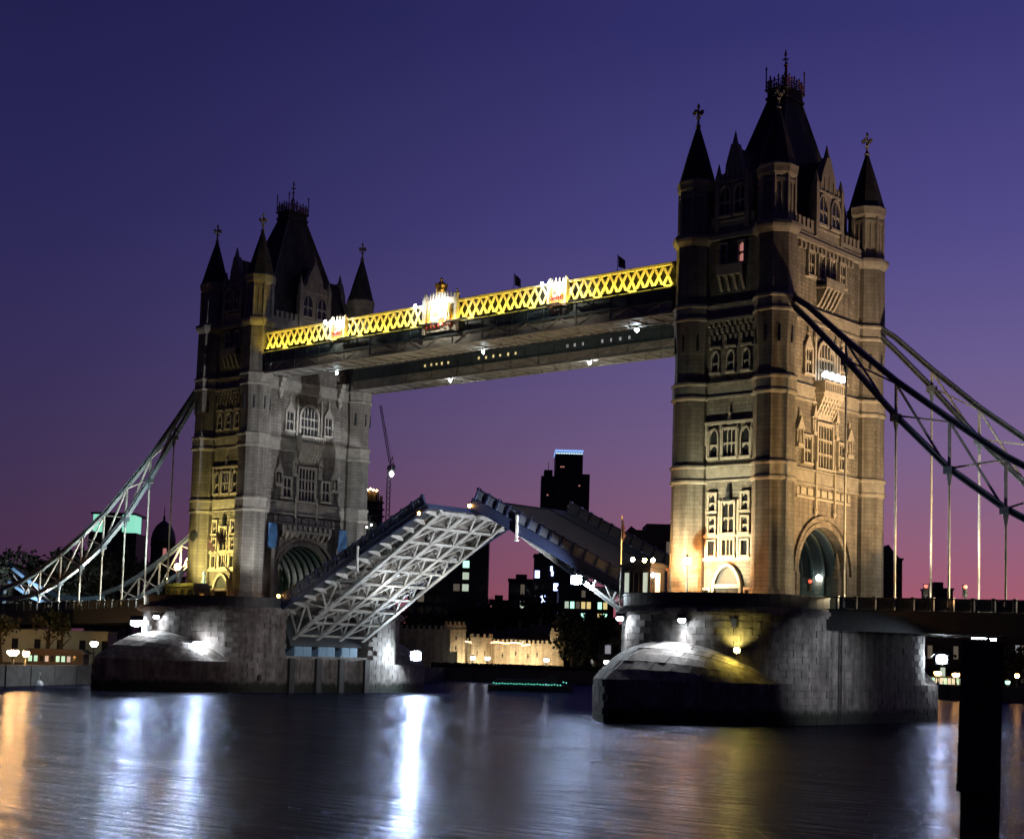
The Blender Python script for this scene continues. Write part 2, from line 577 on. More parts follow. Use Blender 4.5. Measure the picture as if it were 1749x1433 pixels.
def resample(pts, step, off):
    """points every ~step metres along the closed ring"""
    P = [Vector((x, y)) for x, y in pts] + [Vector(pts[0])]
    Ls = [(P[i + 1] - P[i]).length for i in range(len(P) - 1)]
    T = sum(Ls)
    n = int(T / step)
    out = []
    for k in range(n):
        s_ = (k + off) / n * T
        i = 0
        while i < len(Ls) - 1 and s_ > Ls[i]:
            s_ -= Ls[i]
            i += 1
        out.append(P[i].lerp(P[i + 1], min(1, s_ / max(Ls[i], 1e-6))))
    return out


def pier(tx, inner, label):
    """inner = +1 when the bascule side is +x"""
    T = thing('bridge_pier', label, 'bridge pier', (tx, 0, 0), group='bridge piers')
    low, up = ring(nose_pts(22)), ring(ell_pts(16))
    core = MB().prism([(x * 0.985, y * 0.99) for x, y in low], -2.5, 3.8)
    ob('lower_core', core, 'pier', T)
    # upper tier, with the bascule chamber cut out of the span side
    u = []
    for x, y in [(x * 0.985, y * 0.99) for x, y in up]:
        u.append((x, y))
    nx = 11.3 * 0.985
    if inner > 0:
        i = max(k for k, (x, y) in enumerate(u) if x > nx - 0.01 and y < 0) + 1
        u[i:i] = [(nx, -7.6), (5.0, -7.6), (5.0, 7.6), (nx, 7.6)]
    else:
        u += [(-nx, 7.6), (-5.0, 7.6), (-5.0, -7.6), (-nx, -7.6)]
    ob('upper_core', MB().prism(u, 3.75, 11.2), 'pier', T)
    ob('chamber_floor', MB().box((min(4.9 * inner, nx * inner), -7.55, 3.7), (max(4.9 * inner, nx * inner), 7.55, 4.9)), 'pier', T)
    # stones, course by course
    stones = []
    H = 0.65
    for c in range(-1, 16):
        z0, z1 = c * H, (c + 1) * H
        if c == 15:
            z1 = 10.3
        rg = low if z1 <= 3.95 else up
        pts = resample(rg, 1.75, 0.5 * (c % 2) + 0.13 * R_.random())
        for a, b2 in zip(pts, pts[1:] + pts[:1]):
            mx, my = (a.x + b2.x) / 2, (a.y + b2.y) / 2
            if z1 > 4.6 and abs(my) < 8.3 and mx * inner > 8:
                continue
            if z1 > 3.95 and my < -12 and z1 < 3.95 + 3.6 * min(1, (-my - 9) / 11) * 0.8 and False:
                continue
            d = (b2 - a).normalized()
            nr = Vector((d.y, -d.x, 0))
            q = [(a.x, a.y, z0), (b2.x, b2.y, z0), (b2.x, b2.y, z1), (a.x, a.y, z1)]
            stones.append((q, nr, 0.04 + R_.random() * 0.07))
    # the half-dome over the cutwaters: courses of stones between the nose and the upper tier
    N, Q = 26, 7
    ne, ee = nose_pts(N), None
    for sgn in (-1, 1):
        O, I = [], []
        fine = [(ogive(-9 - 21 * j / 600), -9 - 21 * j / 600) for j in range(601)]
        for i in range(N + 1):
            a = pi / 2 * (i / N)
            I.append((11.3 * math.cos(a), -9 - 11 * math.sin(a)))
            # the ogive point out along the wall's own normal direction
            O.append(min(fine, key=lambda p: abs(math.atan2(-(p[1] + 9) / 1.35, max(p[0], 1e-9)) - a)))
        def pt(i, k, mir):
            q = k / Q
            (ox, oy), (ix, iy) = O[i], I[i]
            gap = math.hypot(ox - ix, oy - iy)
            x, y = ox + (ix - ox) * q, oy + (iy - oy) * q
            z = 3.9 + min(gap * 0.7, 3.75 * math.cos(min(1, (1 - i / N) / 0.62) * pi / 2) ** 0.9) * math.sin(pi / 2 * q) ** 0.9 + 0.01
            return Vector((x * mir, y * -sgn if sgn > 0 else y, z))
        surf = MB()
        for mir in (-1, 1):
            grid = [[pt(i, k, mir) for k in range(Q + 1)] for i in range(N + 1)]
            vs = [p - Vector((0, 0, 0.03)) for row in grid for p in row]
            surf.add(vs, [(i * (Q + 1) + k, (i + 1) * (Q + 1) + k, (i + 1) * (Q + 1) + k + 1, i * (Q + 1) + k + 1) for i in range(N) for k in range(Q)])
            for k in range(Q):
                st = 2
                for i in range((k % 2), N - 1, st):
                    j = min(N, i + st)
                    q = [grid[i][k], grid[j][k], grid[j][k + 1], grid[i][k + 1]]
                    nr = (q[1] - q[0]).cross(q[3] - q[0])
                    if nr.length < 1e-6:
                        continue
                    nr.normalize()
                    if nr.z < 0:
                        nr = -nr
                    stones.append(([tuple(p) for p in q], nr, 0.03 + 0.03 * R_.random()))
        ob('cutwater_dome', surf, 'pier', T, smooth=True)
    # the 300 that show largest are stones of their own
    def score(s_):
        c = sum((Vector(p) for p in s_[0]), Vector()) / 4 + Vector((tx, 0, 0))
        v = CAM - c
        area = (Vector(s_[0][1]) - Vector(s_[0][0])).length
        if c.z < 0.3:
            return 0
        return area * max(0, v.normalized().dot(s_[1])) / v.length
    stones.sort(key=score, reverse=True)
    for q, nr, th in stones[:300]:
        ob('stone_block', MB().slab(q, nr, th, 0.016), 'pier', T)
    rest = MB()
    for q, nr, th in stones[300:]:
        rest.slab(q, nr, th, 0.016)
    o = ob('stone_courses', rest, 'pier', T)
    o['kind'] = 'stuff'
    # cornice, parapet and pavement
    for (z0, z1, k) in ((10.3, 10.55, 1.012), (10.55, 10.95, 1.03), (10.95, 11.2, 1.012)):
        mb = MB()
        rg = [Vector((x * k, y * k, 0)) for x, y in up]
        for a, b2 in zip(rg, rg[1:] + rg[:1]):
            if abs((a.y + b2.y) / 2) < 8.9 and (a.x + b2.x) / 2 * inner > 8:
                for ya, yb in ((-9.0 * k, -7.7), (7.7, 9.0 * k)):
                    mb.beam((a.x, ya, (z0 + z1) / 2), (a.x, yb, (z0 + z1) / 2), 0.5, z1 - z0)
                continue
            mb.beam((a.x, a.y, (z0 + z1) / 2), (b2.x, b2.y, (z0 + z1) / 2), 0.5, z1 - z0)
        ob('cornice', mb, 'pier', T)
    par = MB()
    rg = [Vector((x * 0.985, y * 0.985, 0)) for x, y in up]
    for a, b2 in zip(rg, rg[1:] + rg[:1]):
        if abs((a.y + b2.y) / 2) < 8.9 and abs((a.x + b2.x) / 2) > 8:
            continue
        par.beam((a.x, a.y, 11.75), (b2.x, b2.y, 11.75), 0.4, 1.1)
        par.beam((a.x, a.y, 12.4), (b2.x, b2.y, 12.4), 0.55, 0.2)
    ob('parapet', par, 'darksteel', T)
    # bascule chamber: piers between the bays and the blue resting blocks
    xs = sorted((8.6 * inner, 10.9 * inner))
    for y in (-4.25, 0.0, 4.25):
        bx = ob('resting_block', MB().box((xs[0], y - 1.55, 4.9), (xs[1], y + 1.55, 6.5)).box((xs[1] - 0.02 if inner > 0 else xs[0] - 0.05, y - 1.4, 5.1), (xs[1] + 0.05 if inner > 0 else xs[0] + 0.02, y - 0.06, 6.35)).box((xs[1] - 0.02 if inner > 0 else xs[0] - 0.05, y + 0.06, 5.1), (xs[1] + 0.05 if inner > 0 else xs[0] + 0.02, y + 1.4, 6.35)), 'paleblue', T)
    for y in (-6.9, -2.1, 2.1, 6.9):
        xo = 11.5 * inner
        ob('recess_strip', MB().box((min(xo, xo + 0.45 * inner), y - 0.45, -1), (max(xo, xo + 0.45 * inner), y + 0.45, 4.6)), 'wood', T)  # dark of the vertical wall recesses, put into proud black strips
    # ladder and weep hole
    ld = MB()
    ax = 11.5
    for y in (-7.25, -6.75):
        ld.beam((-ax * inner, y, 0), (-ax * inner, y, 10), 0.07)
    for k in range(28):
        ld.beam((-ax * inner, -7.25, 0.4 + k * 0.34), (-ax * inner, -6.75, 0.4 + k * 0.34), 0.05)
    ob('access_ladder', ld, 'darksteel', T)
    ob('drain_opening', MB().box((11.35 * inner - 0.1, -12.3, 1.6), (11.35 * inner + 0.13, -11.8, 2.3)), 'wood', T)
    return T


pier_l = pier(-D, 1, 'far stone pier with the raised steel lattice leaf standing on its span side')
pier_r = pier(D, -1, 'near stone pier with two bracket lamps over its domed cutwater and a yellow lamp')


# ------------------------------------------------------------------ towers
def winmesh(w, h, lights, rows, arch, bw, depth):
    """outline helper: inner outline of an opening of width w, height h"""
    a = w / 2
    if arch == 'flat':
        pts = [(-a, 0), (-a, h), (a, h), (a, 0)]
    else:
        rise = a if arch == 'round' else a * 1.5
        hs = max(0.2, h - rise)
        n = 8
        if arch == 'round':
            pts = [(-a, 0)] + [(-a * math.cos(pi * i / n), hs + a * math.sin(pi * i / n)) for i in range(n + 1)] + [(a, 0)]
        else:
            L = [(-a * (1 - (i / n) ** 1.55), hs + rise * (1 - (1 - i / n) ** 1.7)) for i in range(n + 1)]
            pts = [(-a, 0)] + L + [(-x, z) for x, z in L[-2::-1]] + [(a, 0)]
    return pts


def window_frame(w, h, lights, rows, arch, bw=0.22, depth=0.32):
    pts = winmesh(w, h, lights, rows, arch, bw, depth)
    mb = MB()
    cz = h * 0.5
    out = []
    for i, (x, z) in enumerate(pts):
        if z <= 0.001:
            out.append((x + math.copysign(bw, x), 0))
        elif arch == 'flat':
            out.append((x + math.copysign(bw, x), z + bw))
        else:
            ang = math.atan2(max(0, z - (h - w * 0.5 if arch == 'round' else h - w * 0.75)), x)
            out.append((x + bw * math.cos(ang), z + bw * math.sin(ang) * 1.1))
    n = len(pts)
    vs = [(x, -depth, z) for x, z in pts] + [(x, -depth, z) for x, z in out] + [(x, 0, z) for x, z in pts] + [(x, 0, z) for x, z in out]
    fs = []
    for i in range(n - 1):
        fs += [(i, i + 1, n + i + 1, n + i), (i, 2 * n + i, 2 * n + i + 1, i + 1), (n + i, n + i + 1, 3 * n + i + 1, 3 * n + i)]
    mb.add(vs, fs)
    mb.box((-w / 2 - bw * 1.5, -depth - 0.1, -0.25), (w / 2 + bw * 1.5, 0, 0.0))
    def top(x):
        best = h
        for (x0, z0), (x1, z1) in zip(pts, pts[1:]):
            if x0 <= x <= x1 and x1 > x0:
                return z0 + (z1 - z0) * (x - x0) / (x1 - x0)
        return best
    for k in range(1, lights):
        x = -w / 2 + w * k / lights
        mb.box((x - 0.06, -depth * 0.65, 0.0), (x + 0.06, -0.03, top(x) - 0.01))
    for k in range(1, rows):
        z = (h if arch == 'flat' else h * 0.9) * k / rows
        mb.box((-w / 2, -depth * 0.55, z - 0.06), (w / 2, -0.03, z + 0.06))
    if arch != 'flat' or rows > 1:        # cusped heads of the lights
        zc = (h if arch == 'flat' else h * 0.9)
        for r in range(rows):
            zt = zc * (r + 1) / rows - (0.06 if r < rows - 1 else 0)
            if arch != 'flat' and r == rows - 1:
                continue
            lw = w / lights
            for k in range(lights):
                x = -w / 2 + lw * (k + 0.5)
                for sg in (-1, 1):
                    mb.add([(x + sg * lw / 2, -depth * 0.5, zt), (x + sg * lw / 2, -depth * 0.5, zt - lw * 0.45), (x, -depth * 0.5, zt),
                            (x + sg * lw / 2, -0.05, zt), (x + sg * lw / 2, -0.05, zt - lw * 0.45), (x, -0.05, zt)],
                           [(0, 1, 2), (3, 5, 4), (0, 3, 4, 1), (1, 4, 5, 2)])
    return mb


def add_window(T, th, n0, s, z0, w, h, lights=2, rows=2, arch='flat', mat='dressing', glass='glass', name='window', bw=0.22, depth=0.32):
    key = ('window', w, h, lights, rows, arch, bw, depth)
    me = cached(key, lambda: window_frame(w, h, lights, rows, arch, bw, depth), mat)
    v = Vector((s, -n0, z0))
    v.rotate(Matrix.Rotation(th, 3, 'Z'))
    o = ob(name, me, None, T, v, th)
    pts = winmesh(w, h, lights, rows, arch, bw, depth)
    gm = cached(('glass', w, h, arch, glass), lambda: MB().add([(x, -0.03, z) for x, z in pts], [tuple(range(len(pts)))]), glass)
    ob('glass', gm, None, o)
    return o


def on_face(T, name, mb, mat, th, parent=None):
    return ob(name, mb, mat, parent or T, (0, 0, 0), th)


PLAINZ = [(24.4, 26.05), (33.2, 34.8), (41.6, 43.1)]


def turret(T, x, y):
    prof = [(2.5, 11.2), (2.5, 12.6), (2.35, 13.0), (2.2, 13.4), (2.15, 24.4), (2.15, 33.2), (2.05, 34.8), (2.0, 37.6), (2.2, 40.6), (2.25, 41.6), (2.15, 43.1), (2.08, 50.0)]
    o = ob('turret', MB().lathe(prof), 'turret', T, (x, y, 0))
    for z0, z1 in PLAINZ:
        ob('string_course', MB().lathe([(2.2, z0 - 0.2), (2.4, z0), (2.4, z0 + 0.2), (2.26, z0 + 0.3), (2.26, z1 - 0.25), (2.41, z1 - 0.1), (2.41, z1 + 0.08), (2.2, z1 + 0.25)]), 'portland', o)
    ob('string_course', MB().lathe([(2.1, 49.6), (2.45, 50.1), (2.55, 50.4), (2.5, 50.75), (1.8, 51.05)]), 'portland', o)
    top = MB().lathe([(1.78, 50.9), (1.78, 55.6)])
    for k in range(8):
        a = pi / 8 + k * pi / 4
        top.beam((1.8 * math.cos(a), 1.8 * math.sin(a), 51.0), (1.8 * math.cos(a), 1.8 * math.sin(a), 55.6), 0.32)
        for zz in (51.3, 55.1):
            b1 = a + pi / 4
            top.beam((1.8 * math.cos(a), 1.8 * math.sin(a), zz), (1.8 * math.cos(b1), 1.8 * math.sin(b1), zz), 0.22, 0.4)
        c = a + pi / 8
        r = 1.78 * math.cos(pi / 8) + 0.04
        top.beam((r * math.cos(c), r * math.sin(c), 51.4), (r * math.cos(c), r * math.sin(c), 55.0), 0.14)
    ob('upper_stage', top, 'portland', o)
    ob('cornice', MB().lathe([(1.8, 55.4), (2.1, 55.9), (2.15, 56.4), (2.22, 56.7), (2.0, 56.95)]), 'portland', o)
    ob('spire', MB().lathe([(2.08, 56.8), (1.95, 57.1), (1.08, 60.2), (0.2, 63.1)]), 'slate', o)
    fn = MB().lathe([(0.2, 63.0), (0.32, 63.2), (0.14, 63.5), (0.12, 64.0), (0.3, 64.15), (0.12, 64.35), (0.1, 65.2), (0.2, 65.4), (0.05, 65.75)], 8)
    fn.cbox((0, 0, 64.75), (1.0, 0.16, 0.2)).cbox((0, 0, 64.75), (0.16, 1.0, 0.2))
    for dx, dy in ((0.5, 0), (-0.5, 0), (0, 0.5), (0, -0.5)):
        fn.cbox((dx, dy, 64.75), (0.26, 0.26, 0.34))
    ob('finial', fn, 'portland', o)
    for k in range(8):
        c = k * pi / 4
        r = 2.13 * math.cos(pi / 8)
        for z in (39.0,):
            sl = MB().beam((r * math.cos(c), r * math.sin(c), z - 0.7), (r * math.cos(c), r * math.sin(c), z + 1.0), 0.22, 0.2)
            ob('arrow_slit', sl, 'darksteel', o)
    return o


def tower(tx, label, inner):
    T = thing('bridge_tower', label, 'bridge tower', (tx, 0, 0), group='gothic bridge towers')
    for x, y in ((-5, -9.45), (5, -9.45), (5, 9.45), (-5, 9.45)):
        turret(T, x, y)
    NX, NY = 5.3, 9.75
    # ground stage: two masses beside the road passage
    for sg in (-1, 1):
        ob('wall', MB().box((-NX, min(sg * 5.0, sg * NY), 11.2), (NX, max(sg * 5.0, sg * NY), 24.5)), 'granite', T)
    arch = [(-5.0 * math.cos(pi * i / 20), 15.3 + 5.0 * math.sin(pi * i / 20)) for i in range(21)]
    for x0, x1 in ((NX - 0.9, NX + 0.02), (-NX - 0.02, -NX + 0.9)):
        poly = [(-4.995, 11.2)] + [(a * 0.999, z) for a, z in arch] + [(4.995, 11.2), (9.3, 11.2), (9.3, 24.45), (-9.3, 24.45), (-9.3, 11.2)]
        ob('arch_wall', MB().prism(poly, x0, x1, 'x'), 'ashlar', T)
    # vault and its ribs
    va = MB()
    n = len(arch)
    vs = [(x, a, z) for x in (-4.4, 4.4) for a, z in arch] + [(x, a * 1.06, 15.3 + (z - 15.3) * 1.06) for x in (-4.4, 4.4) for a, z in arch]
    va.add(vs, [(i, i + 1, n + i + 1, n + i) for i in range(n - 1)])
    ob('vault', va, 'darksteel', T, smooth=True)
    for k in range(7):
        x = -4.2 + k * 1.4
        rb = MB()
        for (a, z), (c, z2) in zip(arch, arch[1:]):
            rb.beam((x, a * 0.97, 15.3 + (z - 15.3) * 0.97), (x, c * 0.97, 15.3 + (z2 - 15.3) * 0.97), 0.16, 0.3, (1, 0, 0))
        rb.beam((x, -4.85, 11.3), (x, -4.85, 15.4), 0.16, 0.3).beam((x, 4.85, 11.3), (x, 4.85, 15.4), 0.16, 0.3)
        ob('vault_rib', rb, 'teal', T)
    # main shaft above
    ob('wall', MB().box((-NX, -NY, 24.5), (NX, NY, 51.2)), 'granite', T)
    for th, n0, hw in ((0, NY, 3.0), (pi, NY, 3.0), (pi / 2, NX, 7.5), (-pi / 2, NX, 7.5)):
        road = hw > 5
        # string courses: upper and lower mouldings and the smooth band between them
        for z0, z1 in PLAINZ:
            ob('string_course', MB().box((-hw, -n0 - 0.3, z0 - 0.02), (hw, -n0, z0 + 0.22)).box((-hw, -n0 - 0.3, z1 - 0.12), (hw, -n0, z1 + 0.1)).box((-hw, -n0 - 0.16, z0 + 0.25), (hw, -n0, z1 - 0.15)), 'portland', T, rot=th)
        ob('cornice', MB().box((-hw, -n0 - 0.5, 50.1), (hw, -n0, 50.55)).box((-hw, -n0 - 0.35, 50.55), (hw, -n0, 51.0)), 'portland', T, rot=th)
        # crenellated parapet, merlons in pairs beside the gable
        pr = MB().box((-hw, -n0 - 0.25, 51.0), (hw, -n0 + 0.25, 51.7))
        ob('parapet', pr, 'portland', T, rot=th)
        gw = 2.75 if road else 1.95
        k = int((hw - gw) / 0.85)
        mer = cached(('merlon',), lambda: MB().box((-0.24, -0.25, 0), (0.24, 0.25, 0.75)).box((-0.3, -0.3, 0.75), (0.3, 0.3, 0.87)), 'portland')
        for sg in (-1, 1):
            for i in range(k):
                s = sg * (gw + 0.5 + i * 0.85)
                v = Vector((s, -n0, 51.7))
                v.rotate(Matrix.Rotation(th, 3, 'Z'))
                ob('merlon', mer, None, T, v, th)
        # gable dormer: stepped, with pinnacles and two windows, its roof running back into the main roof
        gz = 60.2
        gpoly = [(-gw, 51.0), (-gw, 55.4), (-gw + 0.25, 55.6), (-gw + 0.25, 56.9), (-gw * 0.55, 57.2), (-gw * 0.5, 58.1), (-0.35, gz), (0.35, gz), (gw * 0.5, 58.1), (gw * 0.55, 57.2), (gw - 0.25, 56.9), (gw - 0.25, 55.6), (gw, 55.4), (gw, 51.0)]
        G = ob('gable', MB().prism(gpoly, -n0 - 0.3, -n0 + 0.5, 'y'), 'portland', T, rot=th)
        for s, z0, z1 in ((-gw + 0.12, 51, 58.2), (gw - 0.12, 51, 58.2)):
            pin = MB().box((s - 0.28, -n0 - 0.55, z0), (s + 0.28, -n0 + 0.05, z1 - 1.3))
            pin.lathe([(0.36, z1 - 1.3), (0.3, z1 - 1.0), (0.04, z1 + 0.1)], 6, 0, (s, -n0 - 0.25))
            ob('pinnacle', pin, 'portland', G)
        pin = MB().lathe([(0.4, gz - 0.1), (0.3, gz + 0.3), (0.05, gz + 1.4)], 6, 0, (0, -n0))
        ob('pinnacle', pin, 'portland', G)
        trac = MB()
        for i in range(5):
            s = (i - 2) * gw * 0.34
            trac.box((s - 0.07, -n0 - 0.42, 56.2), (s + 0.07, -n0 - 0.28, 58.0 - abs(i - 2) * 0.45))
        trac.box((-gw + 0.3, -n0 - 0.45, 56.0), (gw - 0.3, -n0 - 0.28, 56.25)).box((-gw + 0.3, -n0 - 0.4, 51.9), (gw - 0.3, -n0 - 0.28, 52.1))
        ob('tracery', trac, 'dressing', G)
        dep_ = n0 - 0.6 if not road else n0 + 0.4
        rf = MB().prism([(-gw + 0.1, 55.5), (0, 60.0), (gw - 0.1, 55.5)], -n0 + 0.5, -1.0, 'y')
        rf.box((-gw + 0.15, -n0 + 0.5, 51.1), (gw - 0.15, -2.0, 55.5))
        ob('dormer_roof', rf, 'slate', T, rot=th)
        for s in (-0.48, 0.48):
            add_window(T, th, n0 + 0.3, s * gw, 52.6, gw * 0.62, 3.1, 2, 2, 'point', bw=0.16, depth=0.2)
        # wall windows, stage by stage
        if not road:
            W = lambda *a, **k_: add_window(T, th, n0, *a, **k_)
            W(0, 19.1, 1.35, 3.1, 2, 2, 'flat')
            for s in (-2.0, 2.0):
                W(s, 21.4, 0.72, 1.7, 1, 2, 'flat', bw=0.24)
                W(s, 19.1, 0.72, 1.55, 1, 2, 'flat', bw=0.2)
                W(s, 16.75, 0.75, 1.5, 1, 1, 'flat', bw=0.2)
            W(0, 16.75, 1.35, 1.6, 3, 1, 'flat')
            ob('sill_band', MB().box((-hw, -n0 - 0.4, 16.2), (hw, -n0, 16.5)).box((-hw, -n0 - 0.3, 18.62), (hw, -n0, 18.95)), 'dressing', T, rot=th)
            for s in (-1.15, 1.15):
                qn = MB().box((s - 0.14, -n0 - 0.22, 16.5), (s + 0.14, -n0, 18.62)).box((s - 0.14, -n0 - 0.22, 18.95), (s + 0.14, -n0, 22.5))
                ob('quoin_strip', qn, 'dressing', T, rot=th)
            for s in (-2.75, 2.75):
                ob('quoin_strip', MB().box((s - 0.12, -n0 - 0.18, 16.5), (s + 0.12, -n0, 18.62)), 'dressing', T, rot=th)
            # door: pointed arch with a lit hood and two square side openings
            dr = add_window(T, th, n0, 0, 11.3, 3.0, 4.3, 1, 1, 'point', glass='darksteel', name='door', bw=0.3, depth=0.45)
            ob('door_leaf', MB().box((-1.45, -0.1, 0), (-0.03, -0.04, 2.1)).box((0.03, -0.1, 0), (1.45, -0.04, 2.1)), 'wood', dr)
            ob('lintel', MB().box((-1.5, -0.35, 2.1), (1.5, -0.04, 2.5)), 'dressing', dr)
            for s in (-2.55, 2.55):
                W(s, 11.5, 0.6, 1.7, 1, 1, 'flat', bw=0.25)
            # niche statue on a pedestal under a canopy
            sta = MB().lathe([(0.34, 22.6), (0.22, 22.9), (0.26, 23.3), (0.2, 23.7), (0.12, 23.85), (0.16, 24.0), (0.03, 24.25)], 8, 0, (0, -n0 - 0.3)).box((-0.3, -n0 - 0.5, 22.35), (0.3, -n0, 22.62))
            ob('niche_statue', sta, 'darksteel', T, rot=th)
            for s in (-1.95, 1.95):
                W(s, 27.0, 0.95, 2.9, 1, 2, 'point', bw=0.17)
            W(0, 27.0, 1.5, 2.9, 3, 2, 'flat', bw=0.17)
            ob('hood_mould', MB().box((-3, -n0 - 0.4, 30.45), (3, -n0, 30.75)).box((-3, -n0 - 0.3, 28.3), (-2.8, -n0, 30.45)).box((2.8, -n0 - 0.3, 28.3), (3, -n0, 30.45)), 'dressing', T, rot=th)
            for s in (-1.0, 1.0, -2.7, 2.7):
                pn = MB().lathe([(0.16, 27.0), (0.16, 29.6), (0.22, 29.8), (0.03, 30.6)], 6, 0, (s, -n0 - 0.25))
                ob('shaft_pinnacle', pn, 'dressing', T, rot=th)
            pn = MB().lathe([(0.3, 30.9), (0.16, 31.3), (0.2, 31.6), (0.04, 32.3)], 6, 0, (0, -n0 - 0.2))
            ob('shaft_pinnacle', pn, 'dressing', T, rot=th)
            for s in (-1.9, 0, 1.9):
                W(s, 36.0, 0.72, 2.1, 1, 2, 'point', bw=0.17)
                ob('hood_mould', MB().box((s - 0.7, -n0 - 0.38, 38.45), (s + 0.7, -n0, 38.7)), 'dressing', T, rot=th)
            cb = MB()
            for r in range(3):
                for i in range(9):
                    s = -2.75 + i * 0.66 + (0.33 if r % 2 else 0)
                    if s < 2.9:
                        cb.box((s - 0.17, -n0 - 0.18 - 0.12 * r, 39.4 + r * 0.72), (s + 0.17, -n0, 39.4 + r * 0.72 + 0.5))
            cb.box((-3, -n0 - 0.5, 41.3), (3, -n0, 41.58))
            ob('corbel_table', cb, 'portland', T, rot=th)
            # oriel balcony on corbels, windows over it
            orl = MB().box((-1.6, -n0 - 0.85, 46.1), (1.6, -n0, 46.35)).box((-1.6, -n0 - 0.85, 46.35), (1.6, -n0 - 0.7, 47.2))
            for i in range(4):
                s = -1.35 + i * 0.9
                orl.prism([(-n0 - 0.8, 46.1), (-n0, 46.1), (-n0, 44.5), (-n0 - 0.25, 44.8)], s - 0.16, s + 0.16, 'x')
            ob('balcony', orl, 'portland', T, rot=th)
            for s, gl in ((-1.1, 'glass'), (1.1, 'pinkwin' if th == 0 and tx > 0 else 'glass')):
                W(s, 47.4, 0.6, 2.1, 1, 2, 'flat', glass=gl, bw=0.2)
        else:
            W = lambda *a, **k_: add_window(T, th, n0, *a, **k_)
            # road arch: two rings of label mould, and pinnacled jamb shafts
            ar = MB()
            for r0, r1, dp in ((5.0, 5.45, 0.16), (5.75, 6.15, 0.34)):
                m_ = 28
                for i in range(m_):
                    a0, a1 = pi * i / m_, pi * (i + 1) / m_
                    P = [(-r * math.cos(a), 15.3 + r * math.sin(a)) for a in (a0, a1) for r in (r0, r1)]
                    ar.add([(P[j][0], y, P[j][1]) for y in (-n0 - dp, -n0) for j in (0, 1, 3, 2)], [(0, 1, 2, 3), (0, 4, 5, 1), (2, 6, 7, 3), (1, 5, 6, 2), (0, 3, 7, 4)])
            for sg in (-1, 1):
                ar.box((min(sg * 5.0, sg * 5.4), -n0 - 0.16, 11.2), (max(sg * 5.0, sg * 5.4), -n0, 15.3))
            ob('arch_moulding', ar, 'ashlar', T, rot=th)
            for sg in (-1, 1):
                j = MB().box((sg * 4.3 - 0.4, -n0 + 0.3, 11.2), (sg * 4.3 + 0.4, -n0 + 1.1, 15.0)).lathe([(0.62, 15.0), (0.5, 15.3), (0.35, 16.2), (0.42, 16.4), (0.06, 17.9)], 8, 0, (sg * 4.3, -n0 + 0.7))
                ob('jamb_pinnacle', j, 'ashlar', T, rot=th)
            # carved frieze
            fr = MB().box((-5.6, -n0 - 0.2, 23.0), (5.6, -n0, 23.25))
            for i in range(16):
                s = -5.25 + i * 0.7
                fr.box((s - 0.27, -n0 - 0.12 - 0.1 * (i % 2), 23.4), (s + 0.27, -n0, 24.1))
            for sg in (-1.95, 1.95):
                fr.box((sg - 0.09, -n0 - 0.4, 22.0), (sg + 0.09, -n0 - 0.2, 27.0)).lathe([(0.05, 21.3), (0.24, 21.8), (0.1, 22.2)], 6, 0, (sg, -n0 - 0.3))
            ob('carved_frieze', fr, 'dressing', T, rot=th)
            W(0, 26.5, 3.0, 4.6, 5, 3, 'flat', bw=0.26)
            for s in (-3.6, 3.6):
                W(s, 26.8, 1.35, 2.7, 2, 2, 'flat', bw=0.22)
                W(s, 36.2, 1.2, 2.6, 2, 2, 'flat', bw=0.24)
                ob('window_gablet', MB().prism([(s - 0.8, 38.9), (s, 40.3), (s + 0.8, 38.9)], -n0 - 0.3, -n0, 'y').lathe([(0.12, 40.2), (0.2, 40.5), (0.04, 41.2)], 6, 0, (s, -n0 - 0.15)), 'dressing', T, rot=th)
            # canopied niches beside the big window
            for s in (-5.2, 5.2, -2.35, 2.35):
                big = abs(s) > 4
                nb = MB()
                z = 28.6 if big else 30.2
                wv = 0.62 if big else 0.3
                nb.box((s - wv, -n0 - 0.45, z - 0.4), (s + wv, -n0, z)).box((s - wv, -n0 - 0.3, z), (s - wv + 0.14, -n0, z + 1.5)).box((s + wv - 0.14, -n0 - 0.3, z), (s + wv, -n0, z + 1.5))
                nb.prism([(s - wv - 0.1, z + 1.5), (s, z + 2.9), (s + wv + 0.1, z + 1.5)], -n0 - 0.45, -n0, 'y')
                nb.lathe([(0.2, z), (0.16, z + 0.8), (0.1, z + 1.0), (0.13, z + 1.2), (0.02, z + 1.35)], 6, 0, (s, -n0 - 0.22))
                nb.lathe([(0.1, z + 2.7), (0.16, z + 3.1), (0.03, z + 3.8)], 6, 0, (s, -n0 - 0.2))
                ob('canopied_niche', nb, 'dressing', T, rot=th)
            # fan corbel and balcony over the big window
            cv = MB()
            for i in range(6):
                k0, k1 = i / 6, (i + 1) / 6
                f0, f1 = 0.05 + 1.15 * k0 ** 1.6, 0.05 + 1.15 * k1 ** 1.6
                cv.box((-1.3 - 0.75 * k1, -n0 - f1, 31.7 + 2.6 * k0), (1.3 + 0.75 * k1, -n0, 31.7 + 2.6 * k1))
            for i in range(7):
                s = -1.8 + i * 0.6
                cv.prism([(-n0 - 1.25, 34.2), (-n0, 34.2), (-n0, 31.8), (-n0 - 0.3, 32.2)], s - 0.09, s + 0.09, 'x')
            ob('fan_corbel', cv, 'dressing', T, rot=th)
            bal = MB().box((-2.2, -n0 - 1.4, 34.3), (2.2, -n0, 34.55)).box((-2.2, -n0 - 1.4, 35.4), (2.2, -n0 - 1.15, 35.6))
            for i in range(12):
                s = -2.1 + i * 4.2 / 11
                bal.box((s - 0.07, -n0 - 1.35, 34.55), (s + 0.07, -n0 - 1.2, 35.4))
